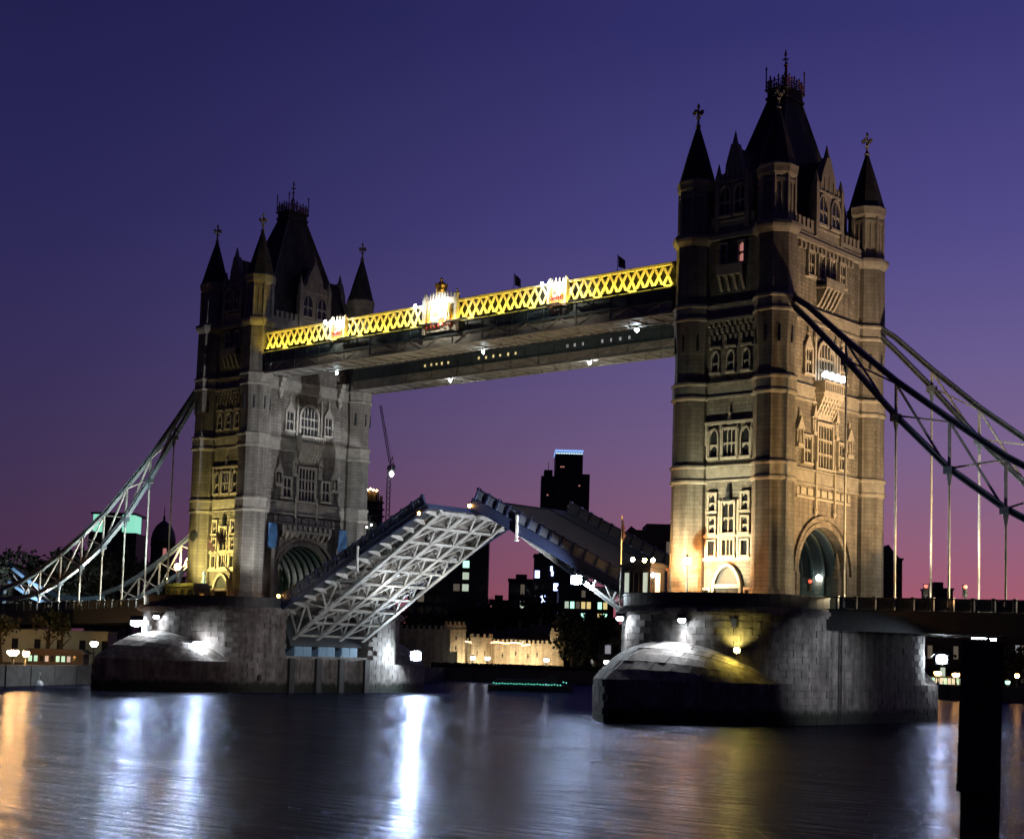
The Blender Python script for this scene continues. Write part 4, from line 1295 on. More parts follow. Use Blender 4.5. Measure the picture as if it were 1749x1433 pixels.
# ------------------------------------------------------------------ bascule leaves
def leaf(side, label):
    """built flat from the hinge (x=0) to the tip (x=29.9), then raised"""
    T = thing('bascule_leaf', label, 'bascule leaf', (side * 31.0, 0, 10.9 if side < 0 else 12.0), (0, -rad(25.2 if side < 0 else 24.6), 0 if side < 0 else pi), group='raised bascule leaves')
    L = 30.5 if side < 0 else 29.4
    fb = -0.5 if side < 0 else -0.95
    ob('roadway', MB().box((-1.5, -5.6, -0.3), (L, 5.6, 0.0)), 'asphalt', T)
    for sg in (-1, 1):
        ob('footway', MB().box((-1.5, min(sg * 5.62, sg * 8.7), -0.28), (L, max(sg * 5.62, sg * 8.7), 0.14)), 'darksteel', T)
        ob('fascia_girder', MB().box((-0.5, sg * 8.75 - 0.1, fb), (L, sg * 8.75 + 0.1, 0.16)).box((-0.5, sg * 8.75 - 0.2, 0.1), (L, sg * 8.75 + 0.2, 0.22)).box((-0.5, sg * 8.75 - 0.22, fb - 0.06), (L, sg * 8.75 + 0.22, fb + 0.06)), 'blue', T)
        pm = cached(('leaf_parapet_panel',), lambda: panel_mb(), 'panel')
        pp = cached(('leaf_parapet_post',), lambda: MB().box((-0.13, -0.16, 0.2), (0.13, 0.16, 1.5)).box((-0.17, -0.2, 1.5), (0.17, 0.2, 1.6)), 'blue')
        n = 16
        for i in range(n + 1):
            x = -0.2 + i * (L - 0.1) / n
            ob('parapet_post', pp, None, T, (x, sg * 8.75, 0))
            if i < n:
                ob('parapet_panel', pm, None, T, (x + (L - 0.1) / n / 2, sg * 8.75, 0))
        ob('handrail', MB().box((-0.4, sg * 8.75 - 0.14, 1.36), (L, sg * 8.75 + 0.14, 1.48)), 'blue', T)
        bk = cached(('bracket', sg), lambda: MB().prism([(sg * 6.45, -0.32), (sg * 8.6, -0.32), (sg * 8.6, -0.5), (sg * 6.45, -1.1)], -0.09, 0.09, 'x'), 'leafsteel')
        for i in range(14):
            ob('bracket', bk, None, T, (1.1 + i * 2.2, 0, 0))
    low = lambda x: -3.9 + (x + 0.4) * (3.05 / 30.3)
    ys = (-6.4, -2.13, 2.13, 6.4)
    n = 9
    px = [0.3 + i * (L - 0.5) / n for i in range(n + 1)]
    for y in ys:
        gm = MB().beam((-0.6, y, low(-0.6)), (L, y, low(L)), 0.62, 0.16).beam((-0.6, y, low(-0.6) + 0.2), (L, y, low(L) + 0.2), 0.14, 0.36)
        gm.beam((-0.6, y, -0.42), (L, y, -0.42), 0.5, 0.2)
        G = ob('main_girder', gm, 'leafsteel', T)
        if abs(y) > 5:
            ob('web_plate', MB().prism([(L - 9, low(L - 9) + 0.25), (L - 0.4, low(L - 0.4) + 0.25), (L - 0.4, -0.45), (L - 9, -0.45)], y - 0.04, y + 0.04, 'y'), 'blue' if side > 0 else 'leafsteel', G)
        for i in range(n + 1):
            ob('web_post', MB().beam((px[i], y, low(px[i]) + 0.3), (px[i], y, -0.4), 0.26, 0.18), 'leafsteel', G)
            if i < n:
                a, c = (low(px[i]) + 0.3, -0.5) if i % 2 == 0 else (-0.5, low(px[i + 1]) + 0.3)
                z0, z1 = (low(px[i]) + 0.3, -0.5) if i % 2 == 0 else (-0.5, low(px[i + 1]) + 0.3)
                ob('web_diagonal', MB().beam((px[i], y, z0), (px[i + 1], y, z1), 0.22, 0.16), 'leafsteel', G)
    for k in range(3):
        y0, y1 = ys[k] + 0.1, ys[k + 1] - 0.1
        ym = (y0 + y1) / 2
        for i in range(n):
            xa, xb = px[i], px[i + 1]
            ob('cross_strut', MB().beam((xa, y0, low(xa) + 0.08), (xa, y1, low(xa) + 0.08), 0.34, 0.2), 'leafsteel', T)
            ob('sway_brace', MB().beam((xa, y0, low(xa) + 0.1), (xb, ym, low(xb) + 0.1), 0.24, 0.14), 'leafsteel', T)
            ob('sway_brace', MB().beam((xa, y1, low(xa) + 0.1), (xb, ym, low(xb) + 0.1), 0.24, 0.14), 'leafsteel', T)
    for k in range(14):
        x = 0.9 + k * 2.2
        ob('floor_beam', MB().box((x - 0.12, -6.4, -0.85), (x + 0.12, 6.4, -0.32)), 'deckplate', T)
    ob('deck_plates', MB().box((-0.5, -6.4, -0.4), (L, 6.4, -0.31)), 'deckplate', T)
    ob('nose_beam', MB().box((L + 0.01, -8.8, -0.45), (L + 0.2, 8.8, 0.12)), 'blue', T)
    ob('end_girder', MB().box((L - 0.3, -6.7, -0.98), (L + 0.02, 6.7, -0.62)), 'leafsteel', T)
    ob('counterweight', MB().box((-4.2, -6.6, -4.6), (-1.2, 6.6, -0.4)), 'darksteel', T)
    return T


def panel_mb():
    mb = MB().box((-0.8, -0.05, 0.28), (0.8, 0.05, 0.4)).box((-0.8, -0.05, 1.2), (0.8, 0.05, 1.32)).box((-0.8, -0.02, 0.4), (0.8, 0.03, 1.2))
    for i in range(3):
        c = -0.53 + i * 0.53
        mb.beam((c - 0.24, -0.05, 0.42), (c + 0.24, -0.05, 1.18), 0.07, 0.06).beam((c + 0.24, -0.05, 0.42), (c - 0.24, -0.05, 1.18), 0.07, 0.06)
    return mb


leaf(-1, 'farther raised leaf of the drawbridge showing its floodlit white girders underneath')
leaf(1, 'nearer raised leaf of the drawbridge showing its dark road deck and blue girders')
for loc, lbl in (((-15.2, -9.0, 17.6), 'pale signal post on the side of the farther leaf'), ((11.5, -9.0, 20.6), 'pale signal post on the side of the nearer leaf')):
    tag(ob('signal_post', MB().box((-0.12, -0.12, -1.4), (0.12, 0.12, 1.5)).box((-0.2, -0.16, -1.6), (0.2, 0.16, -1.35)), 'white', None, loc), lbl, 'post', 'signal posts on the leaves')


# ------------------------------------------------------------------ suspension chains
UP = [(5.6, 43.7), (8.7, 41.6), (13.1, 37.6), (18.5, 33.0), (24.0, 28.9), (29.5, 25.0), (35.0, 21.9), (40.5, 19.2), (46.0, 16.8), (51.5, 14.9), (57, 13.7)]
LO = [(5.6, 43.2), (8.7, 40.2), (13.1, 35.6), (18.5, 29.6), (24.0, 24.2), (29.5, 20.2), (35.0, 17.2), (40.5, 14.8), (46.0, 13.1), (51.5, 12.3), (57, 12.2)]


def chain(side, y, label):
    T = thing('suspension_chain', label, 'suspension chain', (side * D, y, 0), group='suspension chains')
    sc = lambda p: (side * p[0], 0, p[1])
    for nm, tb in (('upper_chord', UP), ('lower_chord', LO)):
        mb = MB()
        for a, c in zip(tb, tb[1:]):
            mb.beam(sc(a), sc(c), 0.62, 0.12).beam(Vector(sc(a)) + Vector((0, 0, 0.55)), Vector(sc(c)) + Vector((0, 0, 0.55)), 0.62, 0.12).beam(Vector(sc(a)) + Vector((0, 0, 0.28)), Vector(sc(c)) + Vector((0, 0, 0.28)), 0.3, 0.5)
        ob(nm, mb, 'chain', T)
    for i in range(2, 9):
        a, c = UP[i], LO[i]
        ob('web_post', MB().beam(sc(a), sc(c), 0.24), 'white', T)
        pl = MB().cbox(Vector(sc(c)) + Vector((0, 0, 0.1)), (0.9, 0.8, 0.7)).lathe([(0.1, c[1] - 1.4), (0.28, c[1] - 0.4), (0.3, c[1])], 6, 0, (side * c[0], 0))
        ob('node_plate', pl, 'chain', T)
        ob('web_diagonal', MB().beam(sc(a), sc(LO[i + 1]), 0.2), 'white', T)
        ob('web_diagonal', MB().beam(Vector(sc(LO[i])) + Vector((0, 0.05, 0.3)), Vector(sc(UP[i + 1])) + Vector((0, 0.05, 0)), 0.17), 'white', T)
        if c[1] - 12 > 0.8:
            h = MB().lathe([(0.115, 11.6), (0.115, c[1] - 0.9)], 8, 0, (side * c[0], 0)).lathe([(0.16, 11.5), (0.16, 11.9), (0.1, 12.2)], 8, 0, (side * c[0], 0)).lathe([(0.14, (c[1] + 12) / 2 - 0.3), (0.14, (c[1] + 12) / 2 + 0.3)], 8, 0, (side * c[0], 0))
            ob('hanger_rod', h, 'white', T)
    # the short link that rises to the shore anchorage
    s2u = [(56, 13.6), (63, 13.3), (70, 13.9), (79, 16.6), (88.5, 20.6), (98, 25.6)]
    s2l = [(56, 12.1), (63, 11.7), (70, 11.9), (79, 14.0), (88.5, 17.6), (98, 22.8)]
    mb = MB()
    for tb in (s2u, s2l):
        for a, c in zip(tb, tb[1:]):
            mb.beam(sc(a), sc(c), 0.6, 0.6)
    ob('shore_link', mb, 'paleblue', T)
    for a, c, e in zip(s2u[1:], s2l[1:], s2l):
        ob('web_post', MB().beam(sc(a), sc(c), 0.24), 'white', T)
        ob('web_diagonal', MB().beam(sc(a), sc(e), 0.2), 'white', T)
    return T


chain(1, -9.3, 'front suspension chain running down from the near tower')
chain(1, 9.3, 'rear suspension chain of the near tower')
chain(-1, -9.3, 'front suspension chain running down from the far tower')
chain(-1, 9.3, 'rear suspension chain of the far tower, half hidden behind the pier')


# ------------------------------------------------------------------ shore span decks
def deck(side, label):
    T = thing('shore_span_deck', label, 'bridge deck', (side * (D + 11.4), 0, 0), group='shore span decks')
    L = 82
    sl = -0.018
    z = lambda x: 11.2 + sl * x
    def bx(y0, y1, a, c, nm, mat):
        ob(nm, MB().add([(side * x, y, z(x) + h) for x in (0, L) for y in (y0, y1) for h in (a, c)], [(0, 1, 3, 2), (4, 6, 7, 5), (0, 2, 6, 4), (1, 5, 7, 3), (0, 4, 5, 1), (2, 3, 7, 6)]), mat, T)
    bx(-9.4, 9.4, -0.4, -0.01, 'road_slab', 'asphalt')
    bx(-9.6, -9.0, -2.0, -0.02, 'edge_girder', 'darksteel')
    bx(9.0, 9.6, -2.0, -0.02, 'edge_girder', 'darksteel')
    bx(-9.45, -6.4, 0.0, 0.14, 'pavement', 'darksteel')
    bx(6.4, 9.45, 0.0, 0.14, 'pavement', 'darksteel')
    for y in (-4.5, 0, 4.5):
        bx(y - 0.2, y + 0.2, -1.8, -0.42, 'stringer', 'darksteel')
    for i in range(16):
        x = 1.5 + i * 5.3
        ob('cross_girder', MB().box((side * x - 0.2, -8.95, z(x) - 1.9), (side * x + 0.2, 8.95, z(x) - 0.45)), 'darksteel', T)
    n = 40
    pm = cached(('deck_panel',), panel_mb, 'teal')
    pp = cached(('deck_post',), lambda: MB().box((-0.12, -0.17, 0.0), (0.12, 0.17, 1.42)).box((-0.16, -0.2, 1.42), (0.16, 0.2, 1.5)), 'darksteel')
    for y in (-9.3, 9.3):
        for i in range(n):
            x = 1.0 + i * 2.0
            ob('parapet_post', pp, None, T, (side * x, y, z(x) - 0.1))
            ob('parapet_panel', pm, None, T, (side * (x + 1.0), y, z(x + 1) - 0.12), (0, -side * sl * 0, 0))
        bx(y - 0.14, y + 0.14, 1.2, 1.32, 'handrail', 'darksteel')
    return T


deck(1, 'shore span deck with panelled parapet running out past the near tower')
deck(-1, 'shore span deck with panelled parapet running out past the far tower')
# abutments at the far ends of the shore spans
for sd in (-1, 1):
    T = thing('abutment_tower', 'squat stone gate tower at the shore end of the %s span' % ('far' if sd < 0 else 'near'), 'gate tower', (sd * (D + 99), 0, 0), group='shore gate towers')
    for y in (-8.6, 8.6):
        ob('wall', MB().box((-3, y - 3.4, 0), (4, y + 3.4, 24)).box((-3.3, y - 3.7, 0), (4.3, y + 3.7, 9.2)).box((-3.25, y - 3.65, 23.6), (4.25, y + 3.65, 24.4)), 'granite', T)
        ob('roof', MB().prism([(y - 3.6, 24.4), (y, 30.0), (y + 3.6, 24.4)], -3.1, 4.1, 'x'), 'slate', T)
        for z in (13.5, 18.5):
            ob('window', MB().box((-3.1, y - 0.6, z), (-2.98, y + 0.6, z + 2.6)).box((-3.2, y - 0.9, z - 0.3), (-2.98, y + 0.9, z)), 'glass', T)
    ob('arch_wall', MB().prism([(-5.2, 17.0)] + [(-5.2 * math.cos(pi * i / 14), 15.0 + 4.4 * math.sin(pi * i / 14)) for i in range(1, 14)] + [(5.2, 17.0), (5.2, 22.0), (-5.2, 22.0)], -2.6, 3.6, 'x'), 'ashlar', T)
    ob('base', MB().box((-3.2, -5.1, 0), (4.2, 5.1, 9.1)), 'granite', T)

# ------------------------------------------------------------------ pier-top furniture
def cabin(loc, sx_, sy_, h, mat, label, winmat, roof='flat', nw=3):
    T = thing('control_cabin', label, 'cabin', loc, group='cabins on the pier tops')
    ob('wall', MB().box((-sx_ / 2, -sy_ / 2, 0), (sx_ / 2, sy_ / 2, h)), mat, T)
    ob('roof', MB().box((-sx_ / 2 - 0.25, -sy_ / 2 - 0.25, h), (sx_ / 2 + 0.25, sy_ / 2 + 0.25, h + 0.28)).box((-sx_ / 2 + 0.1, -sy_ / 2 + 0.1, h + 0.28), (sx_ / 2 - 0.1, sy_ / 2 - 0.1, h + 0.5)), 'darksteel' if mat != 'brick' else 'brick', T)
    for i in range(nw):
        x = -sx_ / 2 + sx_ * (i + 0.5) / nw
        f = ob('window', MB().box((x - 0.36, -sy_ / 2 - 0.07, h * 0.34), (x + 0.36, -sy_ / 2, h * 0.38)).box((x - 0.36, -sy_ / 2 - 0.07, h * 0.86), (x + 0.36, -sy_ / 2, h * 0.9)).box((x - 0.36, -sy_ / 2 - 0.07, h * 0.38), (x - 0.3, -sy_ / 2, h * 0.86)).box((x + 0.3, -sy_ / 2 - 0.07, h * 0.38), (x + 0.36, -sy_ / 2, h * 0.86)), 'darksteel', T)
        ob('pane', MB().box((x - 0.3, -sy_ / 2 - 0.03, h * 0.38), (x + 0.3, -sy_ / 2 - 0.004, h * 0.86)), winmat if i != 1 else 'glass', f)
    f = ob('window', MB().box((sx_ / 2, -0.5, h * 0.34), (sx_ / 2 + 0.07, 0.5, h * 0.38)).box((sx_ / 2, -0.5, h * 0.86), (sx_ / 2 + 0.07, 0.5, h * 0.9)), 'darksteel', T)
    ob('pane', MB().box((sx_ / 2 + 0.004, -0.42, h * 0.38), (sx_ / 2 + 0.03, 0.42, h * 0.86)), winmat, f)
    return T


cabin((31.9, -11.8, 11.2), 3.6, 2.6, 4.3, 'darkbld', 'dark control cabin on the near pier beside the raised leaf', 'palewin')
cabin((34.9, -8.6, 11.2), 2.3, 3.0, 4.1, 'brick', 'orange brick cabin on the near pier against the tower', 'palewin', nw=2)
lamp('POINT', (34.6, -11.6, 14.8), None, 160, WARM, r=0.2)
cabin((-41.6, -15.4, 11.2), 6.4, 2.6, 2.5, 'darkbld2', 'low dark cabin on the far pier in front of the tower', 'glass', nw=4)
for i, (x, y, z, k, lbl) in enumerate(((31.0, -12.6, 16.3, 'warm', 'warm lamp on the dark cabin roof, nearest the leaf'), (32.4, -12.4, 16.2, 'warm', 'small warm lamp at the middle of the dark cabin roof'), (33.5, -12.4, 16.2, 'warm', 'warm lamp on the dark cabin roof, nearest the brick cabin'), (33.9, -12.9, 14.6, 'farwhite', 'white lamp on the corner of the dark cabin'), (36.2, -9.6, 17.0, 'orange', 'orange lamp on the brick cabin roof'))):
    T = thing('cabin_lamp', lbl, 'lamp', (x, y, z), group='lamps on the pier cabins')
    ob('globe', MB().lathe([(0.06, -0.2), (0.2, -0.06), (0.22, 0.08), (0.08, 0.26)], 8), k, T, smooth=True)
    ob('stem', MB().lathe([(0.05, -0.9), (0.05, -0.15)], 6), 'darksteel', T)
# flag mast by the leaf
T = thing('flag_mast', 'tall pale mast with a furled flag on the near pier beside the leaf', 'mast', (29.3, -12.4, 11.2))
ob('pole', MB().lathe([(0.1, 0), (0.06, 9.6), (0.12, 9.7), (0.02, 9.95)], 8), 'cream', T)
ob('furled_flag', MB().tube([(0.1, 0, 9.4), (0.22, 0, 8.6), (0.3, 0.03, 7.8), (0.18, 0, 7.2)], [0.06, 0.13, 0.17, 0.05], 6), 'flag', T)
lamp('SPOT', (31.5, -14.5, 16.6), (29.3, -12.4, 17.5), 160, (1, 0.9, 0.5), 90, 0.8, 0.2)


def street_lamp(loc, h, label, lens, group, head=0.45, cat='street lamp', light=None):
    T = thing('street_lamp', label, cat, loc, group=group)
    ob('post', MB().lathe([(0.24, 0), (0.22, 0.5), (0.12, 0.8), (0.07, h - 0.5), (0.1, h - 0.4)], 8).beam((-0.5, 0, h * 0.62), (0.5, 0, h * 0.62), 0.07).lathe([(0.14, h * 0.6), (0.16, h * 0.64), (0.1, h * 0.66)], 8), 'darksteel', T)
    la = ob('lantern', MB().lathe([(0.1, h - 0.45), (head * 0.55, h - 0.35), (head * 0.6, h - 0.3)], 8).lathe([(head * 0.85, h + 0.42), (head * 0.3, h + 0.62), (0.05, h + 0.85)], 8), 'darksteel', T)
    ob('globe', MB().lathe([(head * 0.45, h - 0.3), (head * 0.8, h + 0.0), (head * 0.82, h + 0.3), (head * 0.6, h + 0.42)], 8), lens, la, smooth=True)
    if light:
        lamp('POINT', (loc[0], loc[1] - 0.6, loc[2] + h + 0.1), None, light, WARM, r=0.3)
    return T


street_lamp((38.4, -13.2, 11.2), 4.7, 'lit orange lantern on a black post in front of the near tower', 'lantern', None, 0.5, light=2200)
# lamp and red signal inside the near archway
T = thing('arch_lamp', 'white hanging lamp inside the near archway', 'lamp', (43.4, 4.6, 15.2))
ob('globe', MB().lathe([(0.08, -0.3), (0.3, -0.05), (0.28, 0.15), (0.1, 0.35)], 8), 'farwhite', T, smooth=True)
ob('bracket', MB().tube([(0, 0, 0.3), (0, 0.2, 0.6), (0, 0.42, 0.6)], 0.04, 6), 'darksteel', T)
lamp('POINT', (D + 1.5, 2.5, 13.0), None, 60, (0.35, 0.85, 0.85), r=0.3)
lamp('POINT', (-D + 1.5, 0.0, 12.6), None, 110, (0.45, 0.95, 0.7), r=0.3)


def traffic(loc, label, rot=0.7):
    T = thing('traffic_light', label, 'traffic light', loc, rot, 'red traffic lights on the deck')
    ob('post', MB().lathe([(0.08, 0), (0.07, 2.4)], 8), 'darksteel', T)
    ob('signal_head', MB().box((-0.22, -0.18, 2.2), (0.22, 0.16, 3.5)), 'darksteel', T)
    for i, k in enumerate(('darksteel', 'darksteel', 'red')):
        ob('signal_lens', MB().lathe([(0.21, 0), (0.19, 0.06), (0.05, 0.1)], 10, 0), k, T, (0, -0.18, 2.45 + i * 0.4), (pi / 2, 0, 0))
        ob('visor', MB().box((-0.2, -0.42, 2.45 + i * 0.4 + 0.17), (0.2, -0.18, 2.45 + i * 0.4 + 0.21)), 'darksteel', T)
    return T


traffic((54.3, 8.0, 11.15), 'red traffic light on the deck nearer the near tower')
traffic((58.7, 8.0, 11.05), 'red traffic light on the deck farther out from the near tower')
traffic((46.3, -2.2, 9.9 + 1.3), 'low red traffic light at the mouth of the near archway')
# far tower dressings
for y, lbl in ((-6.6, 'blue cloth standing in for the bluish lit panel left of the far archway'), (6.4, 'blue cloth standing in for the bluish lit panel right of the far archway')):
    T = thing('lit_panel_cloth', lbl, 'blue_panel', (-D + 6.35, y, 22.9), group='stand-ins for the lit panels by the far archway')
    vs = [(0.1 * math.sin(j * 0.9 + i), -0.8 + 1.6 * i / 5, -3.2 * j / 6 - (0.35 * (1 - abs(2 * i / 5 - 1)) if j == 6 else 0)) for i in range(6) for j in range(7)]
    ob('cloth', MB().add(vs, [(i * 7 + j, (i + 1) * 7 + j, (i + 1) * 7 + j + 1, i * 7 + j + 1) for i in range(5) for j in range(6)]), 'blue_panel', T, smooth=True)
    ob('rod', MB().beam((0, -1.0, 0.05), (0, 1.0, 0.05), 0.08).beam((-0.9, 0, 0.05), (0, 0, 0.05), 0.08), 'darksteel', T)
T = thing('wall_flag', 'dark flag drooping from a short pole on the yellow tower face', 'flag', (-41.6, -10.6, 18.6))
ob('flagpole', MB().beam((0, 0.7, -0.6), (-0.9, -1.1, 2.1), 0.08), 'darksteel', T)
vs = [(-0.85 + 1.5 * u / 5, -1.05 + 0.1 * math.sin(u * 1.3), 2.0 - 1.1 * u / 5 - 1.3 * v / 4 * (1 - 0.3 * u / 5)) for u in range(6) for v in range(5)]
ob('cloth', MB().add(vs, [(i * 5 + j, (i + 1) * 5 + j, (i + 1) * 5 + j + 1, i * 5 + j + 1) for i in range(5) for j in range(4)]), 'flag', T)
tag(ob('wall_plaque', MB().lathe([(0.75, 0), (0.75, 0.1), (0.6, 0.14), (0.3, 0.12)], 16, 0), 'darksteel', None, (-D - 4.6, -11.55, 21.0), (pi / 2, 0, 0)), 'round dark plaque on the corner turret of the yellow face', 'plaque')
T = thing('signal_mast', 'short pale blue mast standing on the far pier before the yellow face', 'mast', (-40.6, -13.4, 11.2))
ob('post', MB().lathe([(0.35, 0), (0.3, 1.5), (0.22, 1.7), (0.2, 4.2), (0.3, 4.3), (0.05, 4.9)], 8), 'paleblue', T)
ob('crossarm', MB().beam((-0.6, 0, 3.4), (0.6, 0, 3.4), 0.12), 'paleblue', T)
lamp('POINT', (-38.8, -13.6, 12.4), None, 90, (1.0, 0.5, 0.12), r=0.2)
# lit balcony lamps on the near tower
for i in range(4):
    y = -1.8 + i * 1.2
    T = thing('balcony_lamp', ['leftmost of the four white lamps on the near tower balcony', 'second from left of the four white balcony lamps', 'third from left of the four white balcony lamps', 'rightmost of the four white lamps on the near tower balcony'][i], 'lamp', (D + 6.55, y, 35.75), group='row of lamps on the balcony')
    ob('globe', MB().lathe([(0.1, 0.1), (0.42, 0.3), (0.45, 0.5), (0.15, 0.85)], 8), 'balcony', T, smooth=True)
    ob('base', MB().lathe([(0.2, -0.16), (0.1, 0.1)], 8), 'darksteel', T)
# bright lamp at the foot of the rear chain of the far span
flood('orange floodlight at the foot of the far rear chain', (-75.4, 8.2, 18.4), tocam((-75, 8, 18)), 'warm', 1.1, 6.6, None)
lamp('POINT', (-75.0, 8.0, 19.3), None, 2200, (1.0, 0.72, 0.32), r=0.4)
lamp('SPOT', (-118, 2, 12.0), (-120, 9.3, 16.5), 9000, (0.8, 0.86, 1.0), 100, 0.8, 0.3)
# added spots and points, no fixtures, that brighten hangers and chains
lamp('SPOT', (D + 30, -5, 12.2), (D + 16, -9.3, 20), 16000, (1.0, 0.76, 0.42), 80, 0.9, 0.2)
lamp('SPOT', (D + 33, 4, 12.2), (D + 14, 9.3, 26), 22000, (1.0, 0.85, 0.62), 70, 0.9, 0.2)
lamp('SPOT', (-D - 10, -17.5, 13.2), (-D - 24, -9.3, 27), 26000, (0.8, 0.95, 0.9), 60, 0.9, 0.3)
lamp('SPOT', (D + 9.5, 5, 12.6), (D + 26, 9.3, 29), 26000, (0.9, 0.95, 1.0), 60, 0.9, 0.3)
lamp('SPOT', (D + 10, -16, 13.2), (D + 30, -9.3, 26), 7000, (0.8, 0.88, 1.0), 60, 0.9, 0.3)
for k_ in range(6):
    lamp('POINT', (-D - 13 - 6.5 * k_, -7.7, 12.6), None, 1500, (0.95, 0.97, 0.85), r=0.15)
    lamp('POINT', (D + 13 + 6.5 * k_, -7.7, 12.6), None, 420, (1.0, 0.8, 0.45), r=0.15)
    lamp('POINT', (D + 13 + 6.5 * k_, 7.7, 12.6), None, 420, (1.0, 0.88, 0.65), r=0.15)
lamp('SPOT', (-D - 24, -5, 12.3), (-D - 26, -9.3, 20), 9000, (0.9, 0.95, 0.85), 110, 0.9, 0.2)
lamp('SPOT', (-D - 38, -5, 12.0), (-D - 28, -9.3, 21), 14000, (0.9, 0.95, 0.85), 90, 0.9, 0.2)
# lamps under the near deck
for x, y, z, sl_, k, lbl in ((54.6, 20.5, 9.3, 1.6, 'cool', 'long white tube lamp under the near deck'), (55.6, 22.0, 9.3, 0.55, 'floodwhite', 'white lamp under the near deck beside the dark pile')):
    T = thing('deck_lamp', lbl, 'lamp', (x, y, z), 0.7)
    ob('housing', MB().box((-sl_ / 2 - 0.1, -0.16, 0.1), (sl_ / 2 + 0.1, 0.16, 0.25)).box((-0.05, -0.05, 0.25), (0.05, 0.05, 0.9)), 'darksteel', T)
    ob('tube', MB().tube([(-sl_ / 2, 0, 0), (sl_ / 2, 0, 0)], 0.12 if sl_ > 1 else 0.22, 8), k, T)

# ------------------------------------------------------------------ foreground pile, buoy, boat
T = thing('mooring_pile', 'black timber pile standing in the water close at the river edge', 'pile', (115.45, -113.55, 0), 0.42)
tm = MB()
for k in range(4):
    dx, dy = (-0.21, 0.21)[k % 2], (-0.21, 0.21)[k // 2]
    tm.beam((dx * 0.85 - 0.08, dy * 0.9, -4), (dx + 0.06, dy, 6.35 + 0.06 * k), 0.4, 0.4, (0, 1, 0))
ob('timber_baulk', tm, 'wood', T)
ob('upper_facing', MB().beam((-0.03, -0.06, 3.5), (0.06, -0.02, 6.55), 0.86, 0.86, (0, 1, 0)), 'wood', T)
ob('iron_band', MB().beam((-0.03, -0.06, 3.4), (-0.03, -0.06, 3.56), 0.88, 0.88, (0, 1, 0)), 'darksteel', T)
ob('iron_band', MB().beam((0.04, 0, 5.9), (0.04, 0, 6.1), 0.9, 0.9, (0, 1, 0)), 'darksteel', T)
for zz in (1.2, 2.6, 4.4, 5.3):
    ob('bolt', MB().lathe([(0.05, -0.46), (0.05, 0.46)], 6).lathe([(0.1, -0.5), (0.1, -0.44)], 6).lathe([(0.1, 0.44), (0.1, 0.5)], 6), 'darksteel', T, (0.12, 0, zz), (pi / 2, 0, 0))
T = thing('river_buoy', 'small pale buoy floating by the shore side of the far pier', 'buoy', (-55.5, -28.5, 0))
ob('float', MB().lathe([(0.2, -0.4), (0.6, -0.1), (0.65, 0.3), (0.3, 0.7)], 12), 'white', T, smooth=True)
ob('topmark', MB().lathe([(0.06, 0.7), (0.06, 1.3), (0.25, 1.4), (0.25, 1.7), (0.05, 1.8)], 8), 'white', T)
T = thing('passenger_boat', 'low dark passenger boat on mid river with small lights standing in for its teal light trail', 'boat', (-38.9, 53.5, 0), math.atan2(7.4, 8.7))
hu = MB()
sec = [(-7.0, 1.6, 0.9), (-5.5, 2.1, 0.8), (0, 2.2, 0.75), (4.5, 1.8, 0.9), (6.6, 0.7, 1.2), (7.3, 0.05, 1.4)]
vs = []
for x, hw, h in sec:
    vs += [(x, -hw * 0.75, -0.4), (x, -hw, h), (x, hw, h), (x, hw * 0.75, -0.4)]
fs = [(i * 4 + k, (i + 1) * 4 + k, (i + 1) * 4 + (k + 1) % 4, i * 4 + (k + 1) % 4) for i in range(5) for k in range(4)] + [(0, 1, 2, 3), (20, 23, 22, 21)]
ob('hull', hu.add(vs, fs), 'darksteel', T)
cbm = MB().box((-5.5, -1.6, 0.75), (2.5, 1.6, 1.75)).box((-5.8, -1.8, 1.75), (3.0, 1.8, 1.87))
C_ = ob('cabin', cbm, 'darkbld', T)
for i in range(8):
    ob('cabin_window', MB().box((-5.2 + i * 0.95, -1.63, 1.0), (-4.5 + i * 0.95, -1.605, 1.55)), 'glass', C_)
ob('wheelhouse', MB().box((3.0, -1.1, 0.8), (4.4, 1.1, 2.5)).box((2.9, -1.25, 2.5), (4.6, 1.25, 2.62)), 'darkbld', T)
for i in range(26):  # small fixed lights standing in for the boat's light trail
    u = -6.0 + i * 0.48
    z = 1.0 + (0.12 if i % 3 else 0.22) + (0.4 if i > 23 else 0)
    ob('trail_light', MB().lathe([(0.02, z - 0.1), (0.09, z), (0.02, z + 0.1)], 6, 0, (u, -2.25 + max(0, u - 2.5) ** 2 * 0.06)), 'tealtrail', T)

# ------------------------------------------------------------------ castle on the far bank
def dirpt(u, dist):
    """ground position seen in the direction of picture column u, at a real distance"""
    x = (u - PX) / F
    y, z = math.cos(PITCH), math.sin(PITCH)
    a = math.atan2(x, 1.0) + YAW
    return Vector((CAM.x + dist * math.sin(a), CAM.y + dist * math.cos(a), 0))


CR = YAW      # the castle front faces the river about square to the view


def merlons(T, x0, x1, y, z, n, mat='castle', w=0.55):
    me = cached(('merlon_c', mat, w), lambda: MB().box((-w / 2, -0.3, 0), (w / 2, 0.3, 0.8)), mat)
    for i in range(n):
        ob('merlon', me, None, T, (x0 + (x1 - x0) * (i + 0.5) / n, y, z))


def slit(T, x, y, z, h=1.2):
    ob('arrow_slit', MB().box((x - 0.14, y - 0.04, z), (x + 0.14, y + 0.02, z + h)).box((x - 0.3, y - 0.04, z + h * 0.45), (x + 0.3, y + 0.02, z + h * 0.6)), 'wood', T)


def pos(u, dist, z=2.4):
    p = dirpt(u, dist)
    return (p.x, p.y, z)


